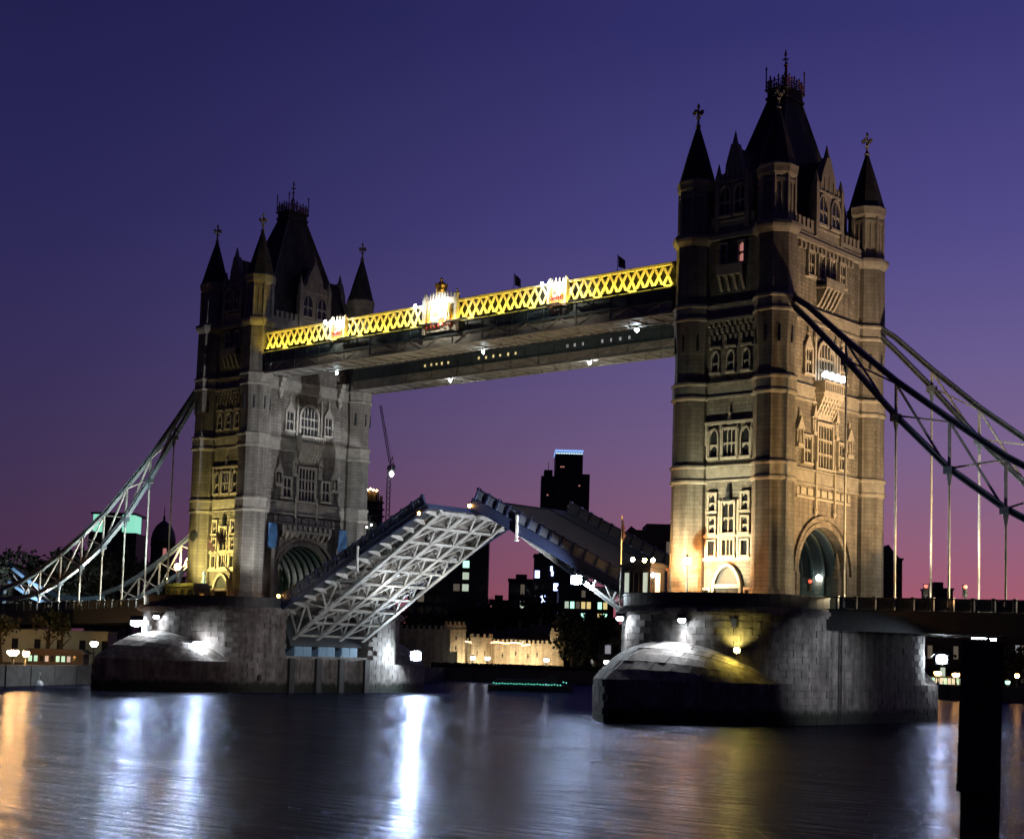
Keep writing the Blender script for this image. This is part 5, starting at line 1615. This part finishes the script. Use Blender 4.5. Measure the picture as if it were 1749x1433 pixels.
KP = 2665.0
T = thing('castle_wall', 'long pale floodlit castle wall with slit windows on the far bank', 'castle wall', pos(876, 380), -CR)
w = 25.6
ob('wall', MB().box((-w / 2, -1, 0), (w / 2, 3, 6.3)).box((-w / 2, -1.15, -0.3), (w / 2, -1, 0.8)), 'castle', T)
ob('string_course', MB().box((-w / 2, -1.2, 5.6), (w / 2, -1.0, 5.85)), 'castle', T)
merlons(T, -w / 2, w / 2, -0.7, 6.3, 24)
for x in (-9.3, -6.2, -1.6, 1.6, 4.6, 6.8, 10.6):
    slit(T, x, -1.0, 2.9 + 0.3 * math.sin(x))
T = thing('castle_gate_tower', 'square pale castle tower at the left end of the long wall', 'castle tower', pos(783, 378), -CR)
ob('wall', MB().box((-2.6, -2, 0), (2.6, 3, 10.2)).box((-2.8, -2.2, 8.9), (2.8, 3.2, 9.2)), 'castle', T)
merlons(T, -2.6, 2.6, -1.7, 10.2, 5)
slit(T, 0.4, -2.0, 4)
slit(T, 0.4, -2.0, 6.6, 0.9)
T = thing('castle_round_tower', 'round castle tower bulging from the long floodlit wall', 'castle tower', pos(828, 377.5), -CR)
ob('wall', MB().lathe([(2.7, 0), (2.6, 7.0), (2.75, 7.1), (2.75, 7.4)], 16, 0), 'castle', T, smooth=False)
me = cached(('merlon_c', 'castle', 0.55), lambda: MB(), 'castle')
for k in range(10):
    a = k * 2 * pi / 10
    ob('merlon', me, None, T, (2.45 * math.cos(a), 2.45 * math.sin(a), 7.4), a + pi / 2)
for a in (-1.9, -1.2):
    ob('arrow_slit', MB().box((2.55 * math.cos(a) - 0.14, 2.6 * math.sin(a) - 0.05, 3.0), (2.55 * math.cos(a) + 0.14, 2.6 * math.sin(a) + 0.1, 4.2)), 'wood', T)
T = thing('castle_corner_tower', 'tall castle corner tower at the right end of the long wall', 'castle tower', pos(957, 380), -CR)
ob('wall', MB().box((-1.7, -1.6, 0), (1.7, 2.2, 9.4)).box((-1.9, -1.8, 8.3), (1.9, 2.4, 8.6)), 'castle', T)
merlons(T, -1.7, 1.7, -1.3, 9.4, 3)
ob('turret_cap', MB().lathe([(0.7, 9.4), (0.7, 11.2), (0.85, 11.4), (0.05, 12.8)], 8, 0), 'darkbld2', T)
slit(T, 0, -1.6, 5)
T = thing('castle_outer_wall', 'dim grey battlemented castle wall beside the far pier', 'castle wall', pos(722, 366), -CR)
ob('wall', MB().box((-7.5, -1, 0), (7.2, 2, 8.9)), 'castle', T)
merlons(T, -7.5, 7.2, -0.7, 8.9, 11)
T = thing('castle_low_wall', 'low pale lit wall sloping at the left foot of the castle', 'castle wall', pos(762, 371), -CR)
ob('wall', MB().prism([(-2.6, 0), (3.6, 0), (3.6, 4.0), (1.5, 3.4), (-0.6, 2.9), (-2.0, 2.0)], -0.8, 0.4, 'y').box((-2.3, -0.95, -0.2), (3.4, -0.8, 0.6)), 'castle', T)
# roofs and gables of the houses inside the castle
for u, w_, h_, lbl in ((893, 6, 10.2, 'dark gabled house roof behind the middle of the castle wall'), (928, 5, 11.2, 'dark gabled house roof behind the right part of the castle wall'), (850, 5, 9.6, 'dark gabled house roof behind the round castle tower')):
    T = thing('castle_house', lbl, 'house', pos(u, 392), -CR, 'houses inside the castle')
    ob('wall', MB().box((-w_ / 2, -2, 0), (w_ / 2, 2, h_ - 2.5)), 'darkbld2', T)
    ob('roof', MB().prism([(-2.3, h_ - 2.5), (0, h_), (2.3, h_ - 2.5)], -w_ / 2 - 0.2, w_ / 2 + 0.2, 'x'), 'darkbld2', T)
    ob('chimney', MB().box((-0.4, -0.3, h_ - 1), (0.4, 0.4, h_ + 1.4)).box((-0.5, -0.4, h_ + 1.4), (0.5, 0.5, h_ + 1.6)), 'darkbld2', T)
    ob('window', MB().box((0.6, -2.04, h_ - 4), (1.2, -1.99, h_ - 3.2)), 'palewin' if u != 928 else 'glass', T)
# floodlights at the foot of the castle walls
for i, (u, dst, pw) in enumerate(((776, 371, 420), (795, 371, 560), (828, 370, 520), (868, 371, 330), (890, 371, 560), (905, 371, 560), (925, 371, 330), (942, 371, 330))):
    lx, ly, _ = pos(u, dst)
    ax_, ay_, _ = pos(u + 3, 380)
    lbl = ['warm ground light below the castle low wall', 'warm ground light below the square castle tower', 'warm ground light before the round castle tower', 'warm ground light just right of the round castle tower', 'warm ground light before the middle of the long wall', 'bright warm ground light before the long wall right of its middle', 'warm ground light before the right part of the long wall', 'warm ground light before the castle corner tower'][i]
    T = thing('ground_light', lbl, 'floodlight', (lx, ly, 2.4), -CR, 'ground lights along the castle wall')
    ob('housing', MB().box((-0.4, -0.25, 0), (0.4, 0.15, 0.45)), 'darksteel', T)
    ob('lens', MB().box((-0.34, 0.15, 0.08), (0.34, 0.2, 0.42)), 'warm', T)
    lamp('SPOT', (lx, ly, 3.0), (ax_, ay_, 6.5), pw * 6.5, (1.0, 0.86, 0.56), 95, 0.9, 0.2)
for u, lbl in ((815, 'white quay lamp in front of the castle, leftmost of three'), (840, 'white quay lamp in front of the round castle tower'), (940, 'white quay lamp in front of the castle corner tower'), (1042, 'white quay lamp beside the near pier and the dark trees')):
    street_lamp(pos(u, 362), 2.3, lbl, 'farwhite', 'quay lamps below the castle', 0.75)
T = thing('light_string', 'row of small orange lights standing in for a light trail along the castle wall', 'light trail', pos(850, 376.5, 8.7), -CR)
ob('cable', MB().tube([(-8.6 + i * 0.86, 0, 0.12 * math.sin(i * 1.3) - (0.5 if i > 17 else 0)) for i in range(21)], 0.04, 5), 'darksteel', T)
for i in range(42):  # fixed orange bulbs take the place of a moving light's trail
    x = -8.5 + i * 0.415
    ob('bulb', MB().lathe([(0.03, -0.2), (0.14, -0.05), (0.03, 0.1)], 6, 0, (x, -0.1)), 'string', T, (0, 0, 0.12 * math.sin((x + 8.6) / 0.86 * 1.3) - (0.35 if i > 36 else 0)))


# ------------------------------------------------------------------ buildings behind
def zat(v, dist, u=870):
    hz = 1112 + (u - 687) * 0.0289
    return 6 + (hz - v) / KP * dist * math.cos(math.atan2(u - PX, F)) ** -0


def facade(u0, u1, vtop, dist, name, label, cat, mat, depth=14, floors=0, cols=0, lit=(), group=None, z0=2.4, rot=None, glassmat='glass'):
    """box building whose front spans the picture columns u0..u1 at a real distance"""
    a, c = dirpt(u0, dist), dirpt(u1, dist)
    wd = (c - a).length
    mid = (a + c) / 2
    hgt = zat(vtop, dist, (u0 + u1) / 2) - z0
    T = thing(name, label, cat, (mid.x, mid.y, z0), -CR if rot is None else rot, group)
    ob('wall', MB().box((-wd / 2, 0, 0), (wd / 2, depth, hgt)), mat, T)
    ob('roof', MB().box((-wd / 2 - 0.3, -0.3, hgt), (wd / 2 + 0.3, depth + 0.3, hgt + 0.5)).box((-wd * 0.25, 2, hgt + 0.5), (wd * 0.15, depth - 2, hgt + 2.2)), mat, T)
    if floors:
        fh, cw = hgt / floors, wd / cols
        wm = cached(('bwin', round(cw, 2), round(fh, 2)), lambda: MB().box((-cw * 0.36, -0.06, -fh * 0.3), (cw * 0.36, 0.02, fh * 0.3)), glassmat)
        for f in range(floors):
            ob('floor_band', MB().box((-wd / 2, -0.16, f * fh + fh * 0.86), (wd / 2, 0, f * fh + fh * 1.0)), mat, T)
            for k in range(cols):
                x = -wd / 2 + cw * (k + 0.5)
                kind = dict(lit).get((f, k)) or ('cityglow' if R_.random() < 0.07 else None)  # a few windows set glowing at random, added for city glow
                if kind:
                    ob('lit_window', MB().box((-cw * 0.36, -0.06, -fh * 0.3), (cw * 0.36, 0.02, fh * 0.3)), kind, T, (x, 0, fh * (f + 0.45)))
                else:
                    ob('window', wm, None, T, (x, 0, fh * (f + 0.45)))
    return T, wd, hgt


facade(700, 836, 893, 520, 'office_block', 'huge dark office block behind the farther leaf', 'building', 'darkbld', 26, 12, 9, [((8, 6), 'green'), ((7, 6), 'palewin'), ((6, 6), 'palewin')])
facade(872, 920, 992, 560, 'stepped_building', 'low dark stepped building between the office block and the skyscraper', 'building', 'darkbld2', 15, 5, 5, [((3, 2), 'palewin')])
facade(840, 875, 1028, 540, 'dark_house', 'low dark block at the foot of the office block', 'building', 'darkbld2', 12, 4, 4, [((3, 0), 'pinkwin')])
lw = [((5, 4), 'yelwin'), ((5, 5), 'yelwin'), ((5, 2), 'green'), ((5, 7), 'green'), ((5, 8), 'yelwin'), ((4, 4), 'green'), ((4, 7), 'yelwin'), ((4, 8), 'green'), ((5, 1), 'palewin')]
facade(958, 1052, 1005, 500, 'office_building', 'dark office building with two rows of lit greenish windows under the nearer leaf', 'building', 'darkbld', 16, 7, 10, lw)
# blue-lit building
T, wd, hg = facade(915, 958, 950, 520, 'blue_lit_building', 'dark building with a vertical run of blue-white lights', 'building', 'darkbld', 14, 9, 4, [((5, 1), 'bluewin'), ((6, 3), 'bluewin'), ((7, 0), 'bluewin'), ((4, 1), 'bluewin')])
for i in range(7):
    ob('neon_light', MB().box((-1.6 + 0.12 * i - 0.35, -0.3, 0), (-1.6 + 0.12 * i + 0.35, -0.1, 0.9)), 'bluewin', T, (0, 0, hg * 0.38 + i * 1.35))
for i in range(2):
    ob('neon_light', MB().box((1.2 + i * 0.3, -0.3, 0), (1.9 + i * 0.3, -0.1, 1.6)), 'bluewin', T, (0, 0, hg * 0.86 - i * 1.6))
# skyscraper with a glowing crown
a, c = dirpt(923, 1100), dirpt(1005, 1100)
mid = (a + c) / 2
T = thing('skyscraper', 'dark skyscraper of stepped shafts with a blue and pink glowing rim', 'skyscraper', (mid.x, mid.y, 2.4), -CR)
hs = zat(815, 1100, 964) - 2.4
ht = zat(775, 1100, 968) - 2.4
MS['glassdark'] = pmat('dark_curtain_wall', (0.03, 0.035, 0.045), 0.3, var=0.3, scale=0.1)
for nm, x0, x1, y0, y1, h in (('shaft', -17.0, -6.5, -4, 22, hs), ('shaft', 5.5, 17.0, -4, 22, hs + 2), ('shaft', -7.6, 11.6, -10, 24, ht)):
    s_ = ob(nm, MB().box((x0, y0, 0), (x1, y1, h)), 'glassdark', T)
    fl = MB()
    for k in range(int(h / 4)):
        fl.box((x0 - 0.15, y0 - 0.15, k * 4), (x1 + 0.15, y0, k * 4 + 1.1))
    ob('floor_bands', fl, 'darkbld', s_)
    mu = MB()
    n = int((x1 - x0) / 1.6)
    for k in range(n + 1):
        x = x0 + (x1 - x0) * k / n
        mu.box((x - 0.15, y0 - 0.4, 0), (x + 0.15, y0, h))
    ob('mullions', mu, 'darkbld', s_)
ob('glowing_rim', MB().box((-7.9, -10.3, ht), (11.9, 24.3, ht + 1.6)), 'roofglow', T)
ob('glowing_band', MB().box((-7.8, -10.2, ht - 1.3), (11.8, -10.0, ht - 0.6)), 'pinkglow', T)
for x, z in ((-4, ht - 11), (-2.5, ht - 11), (9, ht - 24), (-13, hs - 14), (2, hs - 22), (8, hs - 30)):
    ob('lit_window', MB().box((x, -10.5 if -7 < x < 11 else -4.5, z), (x + 1.3, -10.42 if -7 < x < 11 else -4.42, z + 0.9)), 'pinkwin', T)
ob('roof_plant', MB().box((-15, 2, hs), (-9, 16, hs + 5)).beam((-12, 6, hs + 5), (-12, 6, hs + 11), 0.4), 'darkbld', T)
# tower under construction, and its crane
p = dirpt(634, 900)
hg = zat(842, 900, 632) - 2.4
T = thing('unfinished_tower', 'dark rounded tower under construction with orange work lights', 'tower', (p.x, p.y, 2.4), -CR)
for k in range(int(hg / 4)):
    z = k * 4
    r = 9.4 * math.sqrt(max(0.4, 1 - ((z / hg) * 0.75) ** 2.2))
    ob('floor_slab', MB().lathe([(r, z), (r, z + 0.7)], 16, 0), 'darkbld', T)
ob('core', MB().lathe([(6.2, 0), (6.0, hg - 16), (4.2, hg - 4), (3.6, hg)], 12, 0), 'darkbld', T)
col_ = MB()
for k in range(12):
    a_ = k * pi / 6
    col_.beam((8.2 * math.cos(a_), 8.2 * math.sin(a_), 0), (5.6 * math.cos(a_), 5.6 * math.sin(a_), hg - 2), 0.6)
ob('columns', col_, 'darkbld', T)
for x, z in ((-2.6, hg + 0.8), (0.6, hg + 1.0), (2.6, hg + 0.6), (-1, hg + 1.6)):
    ob('work_light', MB().lathe([(0.1, z - 0.5), (0.7, z), (0.1, z + 0.5)], 6, 0, (x, -3.8)), 'orange', T)
for i in range(11):
    x, z = -5.5 + R_.random() * 7.5, hg - 33 + R_.random() * 15
    ob('work_light', MB().lathe([(0.1, z - 0.5), (0.55, z), (0.1, z + 0.5)], 6, 0, (x, -8.4)), 'farwhite', T)
p = dirpt(661, 880)
T = thing('tower_crane', 'tall tower crane with a raised jib and a bright cab lamp', 'crane', (p.x, p.y, 2.4), -CR)
zc_ = zat(800, 880, 660) - 2.4
def truss(mb, a, c, w_, n, t_):
    a, c = Vector(a), Vector(c)
    d = (c - a).normalized()
    s1 = Vector((0, 1, 0))
    s2 = d.cross(s1).normalized()
    P = lambda k, i: a.lerp(c, k) + (s1 * (-1) ** (i // 2) + s2 * (1 if i in (0, 3) else -1)) * w_ / 2
    for i in range(4):
        mb.beam(P(0, i), P(1, i), t_)
        for k in range(n):
            mb.beam(P(k / n, i), P((k + 1) / n, (i + 1) % 4), t_ * 0.7)
    return mb
ob('mast', truss(MB(), (0, 0, 0), (0, 0, zc_), 1.9, 34, 0.34), 'darksteel', T)
ob('jib', truss(MB(), (0.3, 0, zc_ + 3), (-6.2, 0, zat(692, 880, 642) - 2.4), 1.1, 18, 0.26), 'darksteel', T)
ob('counter_jib', truss(MB(), (0, 0, zc_ + 2), (2.8, 0, zc_ + 1.6), 1.2, 3, 0.3).box((1.6, -1, zc_ - 1.5), (3.4, 1, zc_ + 1.5)), 'darksteel', T)
ob('apex_frame', MB().beam((0, 0, zc_), (1.6, 0, zc_ + 6.5), 0.4).beam((2.4, 0, zc_ + 1.5), (1.6, 0, zc_ + 6.5), 0.3).beam((1.6, 0, zc_ + 6.5), (-5.6, 0, zat(700, 880, 643) - 2.4), 0.12), 'darksteel', T)
ob('cab', MB().box((-0.9, -1.6, zc_ - 1.6), (1.2, 0.2, zc_ + 1.2)), 'darkbld', T)
ob('cab_lamp', MB().lathe([(0.2, zc_ - 5.2), (1.3, zc_ - 3.8), (0.9, zc_ - 2.6), (0.2, zc_ - 1.8)], 8, 0, (1.6, -1.6)), 'farwhite', T)
# dome, green-lit block and others on the left
p = dirpt(279, 420)
T = thing('domed_tower', 'dark domed tower with a finial behind the far span', 'domed tower', (p.x, p.y, 2.4), -CR)
zd = zat(935, 420, 279) - 2.4
ob('drum', MB().lathe([(3.3, 0), (3.2, zd - 0.4), (3.5, zd - 0.2), (3.5, zd)], 12, 0), 'darkbld2', T)
ob('dome', MB().lathe([(3.25, zd), (3.3, zd + 1.4), (2.9, zd + 3.2), (2.0, zd + 4.9), (0.8, zd + 6.0), (0.3, zd + 6.3), (0.35, zd + 7.2), (0.12, zd + 7.6), (0.08, zd + 9.8), (0.02, zd + 10.2)], 14, 0), 'copper', T, smooth=True)
for a_ in (-1.2,):
    ob('arched_opening', MB().box((3.3 * math.cos(a_) - 0.45, 3.3 * math.sin(a_) - 0.1, zd - 3.6), (3.3 * math.cos(a_) + 0.45, 3.3 * math.sin(a_) + 0.1, zd - 1.2)), 'pinkwin', T)
a, c = dirpt(155, 500), dirpt(228, 500)
mid = (a + c) / 2
T = thing('green_lit_block', 'office block with green-lit top storey behind the far chain', 'building', (mid.x, mid.y, 2.4), -CR)
zt = zat(886, 500, 190) - 2.4
zl = zat(916, 500, 190) - 2.4
wd = (c - a).length
ob('wall', MB().box((-wd / 2 - 1, 0, 0), (wd / 2 + 1, 16, zl)), 'darkbld', T)
ob('core', MB().box((-wd * 0.24, 1.0, zl), (wd * 0.2, 14, zt + 0.3)), 'darkbld', T)
for x0, x1 in ((-wd / 2, -wd * 0.25), (wd * 0.21, wd / 2)):
    ob('lit_panel', MB().box((x0, 0.8, zl + 0.4), (x1, 10, zt)), 'tealwall', T)
ob('roof', MB().box((-wd / 2 - 0.6, 0, zt), (wd / 2 + 0.6, 15, zt + 0.6)), 'darkbld', T)
# right of the near tower
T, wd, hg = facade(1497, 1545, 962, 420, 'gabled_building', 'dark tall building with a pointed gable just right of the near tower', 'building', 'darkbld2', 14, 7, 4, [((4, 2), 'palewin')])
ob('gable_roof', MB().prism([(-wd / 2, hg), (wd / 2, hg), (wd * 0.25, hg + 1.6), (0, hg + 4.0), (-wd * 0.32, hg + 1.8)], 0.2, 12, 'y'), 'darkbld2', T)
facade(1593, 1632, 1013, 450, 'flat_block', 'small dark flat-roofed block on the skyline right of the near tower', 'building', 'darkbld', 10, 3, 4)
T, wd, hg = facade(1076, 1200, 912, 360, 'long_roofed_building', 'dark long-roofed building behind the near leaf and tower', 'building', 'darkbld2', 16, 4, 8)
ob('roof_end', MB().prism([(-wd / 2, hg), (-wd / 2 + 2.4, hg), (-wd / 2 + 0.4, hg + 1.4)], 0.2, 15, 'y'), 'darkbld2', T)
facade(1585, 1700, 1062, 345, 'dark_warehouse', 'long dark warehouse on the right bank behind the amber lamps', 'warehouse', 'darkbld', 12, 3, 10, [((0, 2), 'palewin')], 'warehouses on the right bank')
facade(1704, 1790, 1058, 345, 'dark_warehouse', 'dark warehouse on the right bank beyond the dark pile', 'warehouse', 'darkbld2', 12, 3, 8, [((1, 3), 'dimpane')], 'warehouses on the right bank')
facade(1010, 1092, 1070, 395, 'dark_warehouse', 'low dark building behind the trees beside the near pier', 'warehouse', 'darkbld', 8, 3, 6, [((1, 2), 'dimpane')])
# left bank: pale wall, park pavilion
a, c = dirpt(-30, 262), dirpt(196, 262)
mid = (a + c) / 2
T = thing('riverside_building', 'pale floodlit riverside wall seen under the far span', 'building', (mid.x, mid.y, 2.4), -CR)
wd = (c - a).length
ob('wall', MB().box((-wd / 2, 0, 0), (wd / 2, 6, 5.0)), 'palewall', T)
ob('coping', MB().box((-wd / 2 - 0.1, -0.2, 5.0), (wd / 2 + 0.1, 6.2, 5.3)), 'palewall', T)
for k in range(6):
    x = -wd / 2 + 2 + k * 3.6
    ob('window', MB().box((x - 0.5, -0.05, 2.2), (x + 0.5, 0.02, 3.8)), 'glass', T)
lamp('AREA', (mid.x + 4, mid.y - 5, 3.0), (mid.x, mid.y, 4.8), 80, (0.95, 0.92, 0.62), r=(16, 0.5))
p = dirpt(120, 244)
T = thing('park_pavilion', 'low dark pavilion with pale lit windows on the far bank', 'pavilion', (p.x, p.y, 2.4), -CR)
ob('wall', MB().box((-5.5, -1, 0), (3.2, 2, 1.7)), 'darkbld2', T)
ob('roof', MB().prism([(-6.0, 1.7), (3.7, 1.7), (2.8, 2.4), (-5.2, 2.4)], -1.5, 2.5, 'y'), 'darkbld2', T)
for k in range(9):
    x = -5.0 + k * 0.82
    ob('window', MB().box((x, -1.05, 0.5), (x + 0.5, -0.99, 1.35)), 'tealwall' if k in (0, 1, 5, 6) else ('dimpane' if k % 2 else 'glass'), T)
# riverside lamps on the left bank
street_lamp(pos(33, 228, 2.4), 1.7, 'dazzling orange lamp at the water edge under the far span', 'warm', 'riverside lamps on the left bank', 0.95)
street_lamp(pos(55, 230, 2.4), 1.6, 'smaller warm lamp just right of the dazzling orange lamp', 'warm', 'riverside lamps on the left bank', 0.55)
street_lamp(pos(170, 240, 2.4), 3.2, 'white riverside lamp close to the far pier dome', 'farwhite', 'riverside lamps on the left bank', 0.7)
# lamps and pavilion on the right bank
street_lamp(pos(1606, 306, 2.4), 2.2, 'amber lamp on the right bank close to the near pier', 'orange', 'riverside lamps on the right bank', 0.8)
street_lamp(pos(1637, 306, 2.4), 2.0, 'amber lamp on the right bank close to the dark pile', 'orange', 'riverside lamps on the right bank', 0.8)
street_lamp(pos(1741, 306, 2.4), 2.2, 'amber lamp on the right bank at the right of the dark pile', 'orange', 'riverside lamps on the right bank', 0.5)
street_lamp(pos(1725, 308, 2.4), 0.9, 'green lamp on the right bank beyond the dark pile', 'green', 'riverside lamps on the right bank', 0.6)
p = dirpt(1626, 312)
T = thing('glazed_kiosk', 'low brightly lit glazed kiosk on the right bank', 'kiosk', (p.x, p.y, 2.4), -YAW - 0.28)
ob('frame', MB().box((-3.4, -0.6, 0), (3.4, 1.5, 0.2)).box((-3.6, -0.8, 1.5), (3.6, 1.7, 1.75)), 'darksteel', T)
for k in range(9):
    ob('lit_pane', MB().box((-3.3 + k * 0.74, -0.5, 0.25), (-2.7 + k * 0.74, -0.45, 1.45)), 'palewin' if k % 3 else 'tealwall', T)


# ------------------------------------------------------------------ trees
def tree(u, dist, vtop, wpx, label, trunk=True, group='trees on the far bank', n=420, seed=1, z0=2.4, crownlow=0.28):
    r = random.Random(seed)
    p = dirpt(u, dist)
    H = zat(vtop, dist, u) - z0
    rw = wpx / KP * dist / 2
    T = thing('bank_tree', label, 'tree', (p.x, p.y, z0), r.random() * 6, group)
    tk = MB().tube([(0, 0, 0), (0.1, 0.05, H * 0.25), (0.25, 0.1, H * 0.5), (0.1, 0.2, H * 0.8)], [0.05 * H, 0.035 * H, 0.025 * H, 0.008 * H], 8)
    for k in range(7):
        a = k * 2.4 + r.random()
        z = H * (0.3 + 0.06 * k)
        tk.tube([(0.15, 0.1, z), (rw * 0.4 * math.cos(a), rw * 0.4 * math.sin(a), z + H * 0.12), (rw * 0.75 * math.cos(a), rw * 0.75 * math.sin(a), z + H * 0.2)], [0.016 * H, 0.01 * H, 0.004 * H], 5)
    ob('trunk', tk, 'bark', T)
    cl = [(rw * 0.62 * math.sqrt(r.random()) * math.cos(a), rw * 0.62 * math.sqrt(r.random()) * math.sin(a), H * (crownlow + 0.12 + (0.72 - crownlow) * r.random()), rw * (0.28 + 0.26 * r.random())) for a in [r.random() * 6.28 for _ in range(15)]]
    cl.append((0, 0, H * 0.84, rw * 0.36))
    cl.append((0.1, 0, H * 0.62, rw * 0.6))
    mb = MB()
    sz = max(0.22, 0.07 * rw)
    for i in range(n):
        cx, cy, cz, cr_ = cl[i % len(cl)]
        d = Vector((r.gauss(0, 1), r.gauss(0, 1), r.gauss(0, 1))).normalized() * cr_ * (0.55 + 0.5 * r.random())
        c = Vector((cx, cy, cz)) + d
        for _ in range(3):
            e = c + Vector((r.gauss(0, sz), r.gauss(0, sz), r.gauss(0, sz)))
            a = Vector((r.gauss(0, 1), r.gauss(0, 1), r.gauss(0, 1))).normalized() * sz * 1.5
            b2 = a.cross(Vector((r.gauss(0, 1), r.gauss(0, 1), r.gauss(0, 1)))).normalized() * sz * 1.0
            mb.add([e - a, e + b2, e + a, e - b2], [(0, 1, 2, 3)])
    ob('crown', mb, 'leaf', T)
    return T


tl = [(-8, 300, 940, 90, 'dark tree at the very left edge behind the far span'), (52, 310, 935, 90, 'dark tree behind the low end of the far chain'), (105, 305, 930, 95, 'broad dark tree left of the green-lit block'),
      (160, 300, 922, 100, 'tall dark tree in front of the green-lit block'), (214, 310, 918, 90, 'dark tree just right of the green-lit block'), (250, 320, 945, 70, 'small dark tree left of the domed tower'), (305, 320, 950, 70, 'dark tree between the domed tower and the far tower')]
for i, (u, dd, vt, wp, lb) in enumerate(tl):
    tree(u, dd, vt, wp, lb, seed=10 + i, n=520)
tl2 = [(12, 246, 1050, 60, 'bankside tree with a bare trunk at the left edge under the span'), (90, 247, 1040, 70, 'bankside tree with a thick bare trunk under the far span'), (112, 248, 1045, 50, 'slim forked bankside tree under the far span')]
for i, (u, dd, vt, wp, lb) in enumerate(tl2):
    tree(u, dd, vt, wp, lb, seed=30 + i, n=200, crownlow=0.62, group='bare-trunked trees under the far span')
tl3 = [(985, 372, 1040, 80, 'dark tree right of the castle corner tower'), (1025, 378, 1045, 70, 'dark tree close against the near pier'), (905, 420, 1012, 90, 'dark tree rising behind the right part of the castle'), (845, 420, 1020, 90, 'dark tree rising behind the middle of the castle'),
       (800, 430, 1015, 90, 'dark tree rising behind the square castle tower'), (945, 430, 1025, 80, 'dark tree rising behind the castle corner tower'), (745, 400, 1040, 80, 'dark tree behind the dim grey castle wall'), (710, 402, 1035, 70, 'dark tree beside the far pier behind the dim grey wall')]
for i, (u, dd, vt, wp, lb) in enumerate(tl3):
    tree(u, dd, vt, wp, lb, seed=50 + i, n=420, group='trees around the castle', crownlow=0.1)
tl4 = [(1660, 330, 1120, 70, 'dark bush-like tree on the right bank left of the pile'), (1740, 330, 1110, 80, 'dark tree on the right bank at the right edge')]
for i, (u, dd, vt, wp, lb) in enumerate(tl4):
    tree(u, dd, vt, wp, lb, seed=70 + i, n=300, group='trees on the right bank', crownlow=0.05)
# hedge along the castle quay
hd = MB()
rr_ = random.Random(3)
for i in range(2600):
    u = 745 + 290 * rr_.random()
    p = dirpt(u, 352 + 4 * rr_.random())
    e = Vector((p.x, p.y, 2.4 + 1.1 * rr_.random() ** 0.7))
    a = Vector((rr_.gauss(0, 1), rr_.gauss(0, 1), rr_.gauss(0, 1))).normalized() * 0.4
    b2 = a.cross(Vector((rr_.gauss(0, 1), rr_.gauss(0, 1), rr_.gauss(0, 1)))).normalized() * 0.3
    hd.add([e - a, e + b2, e + a, e - b2], [(0, 1, 2, 3)])
o = ob('quay_hedge', hd, 'leaf')
o['kind'] = 'stuff'
o['label'] = 'dark low hedge along the quay below the castle'
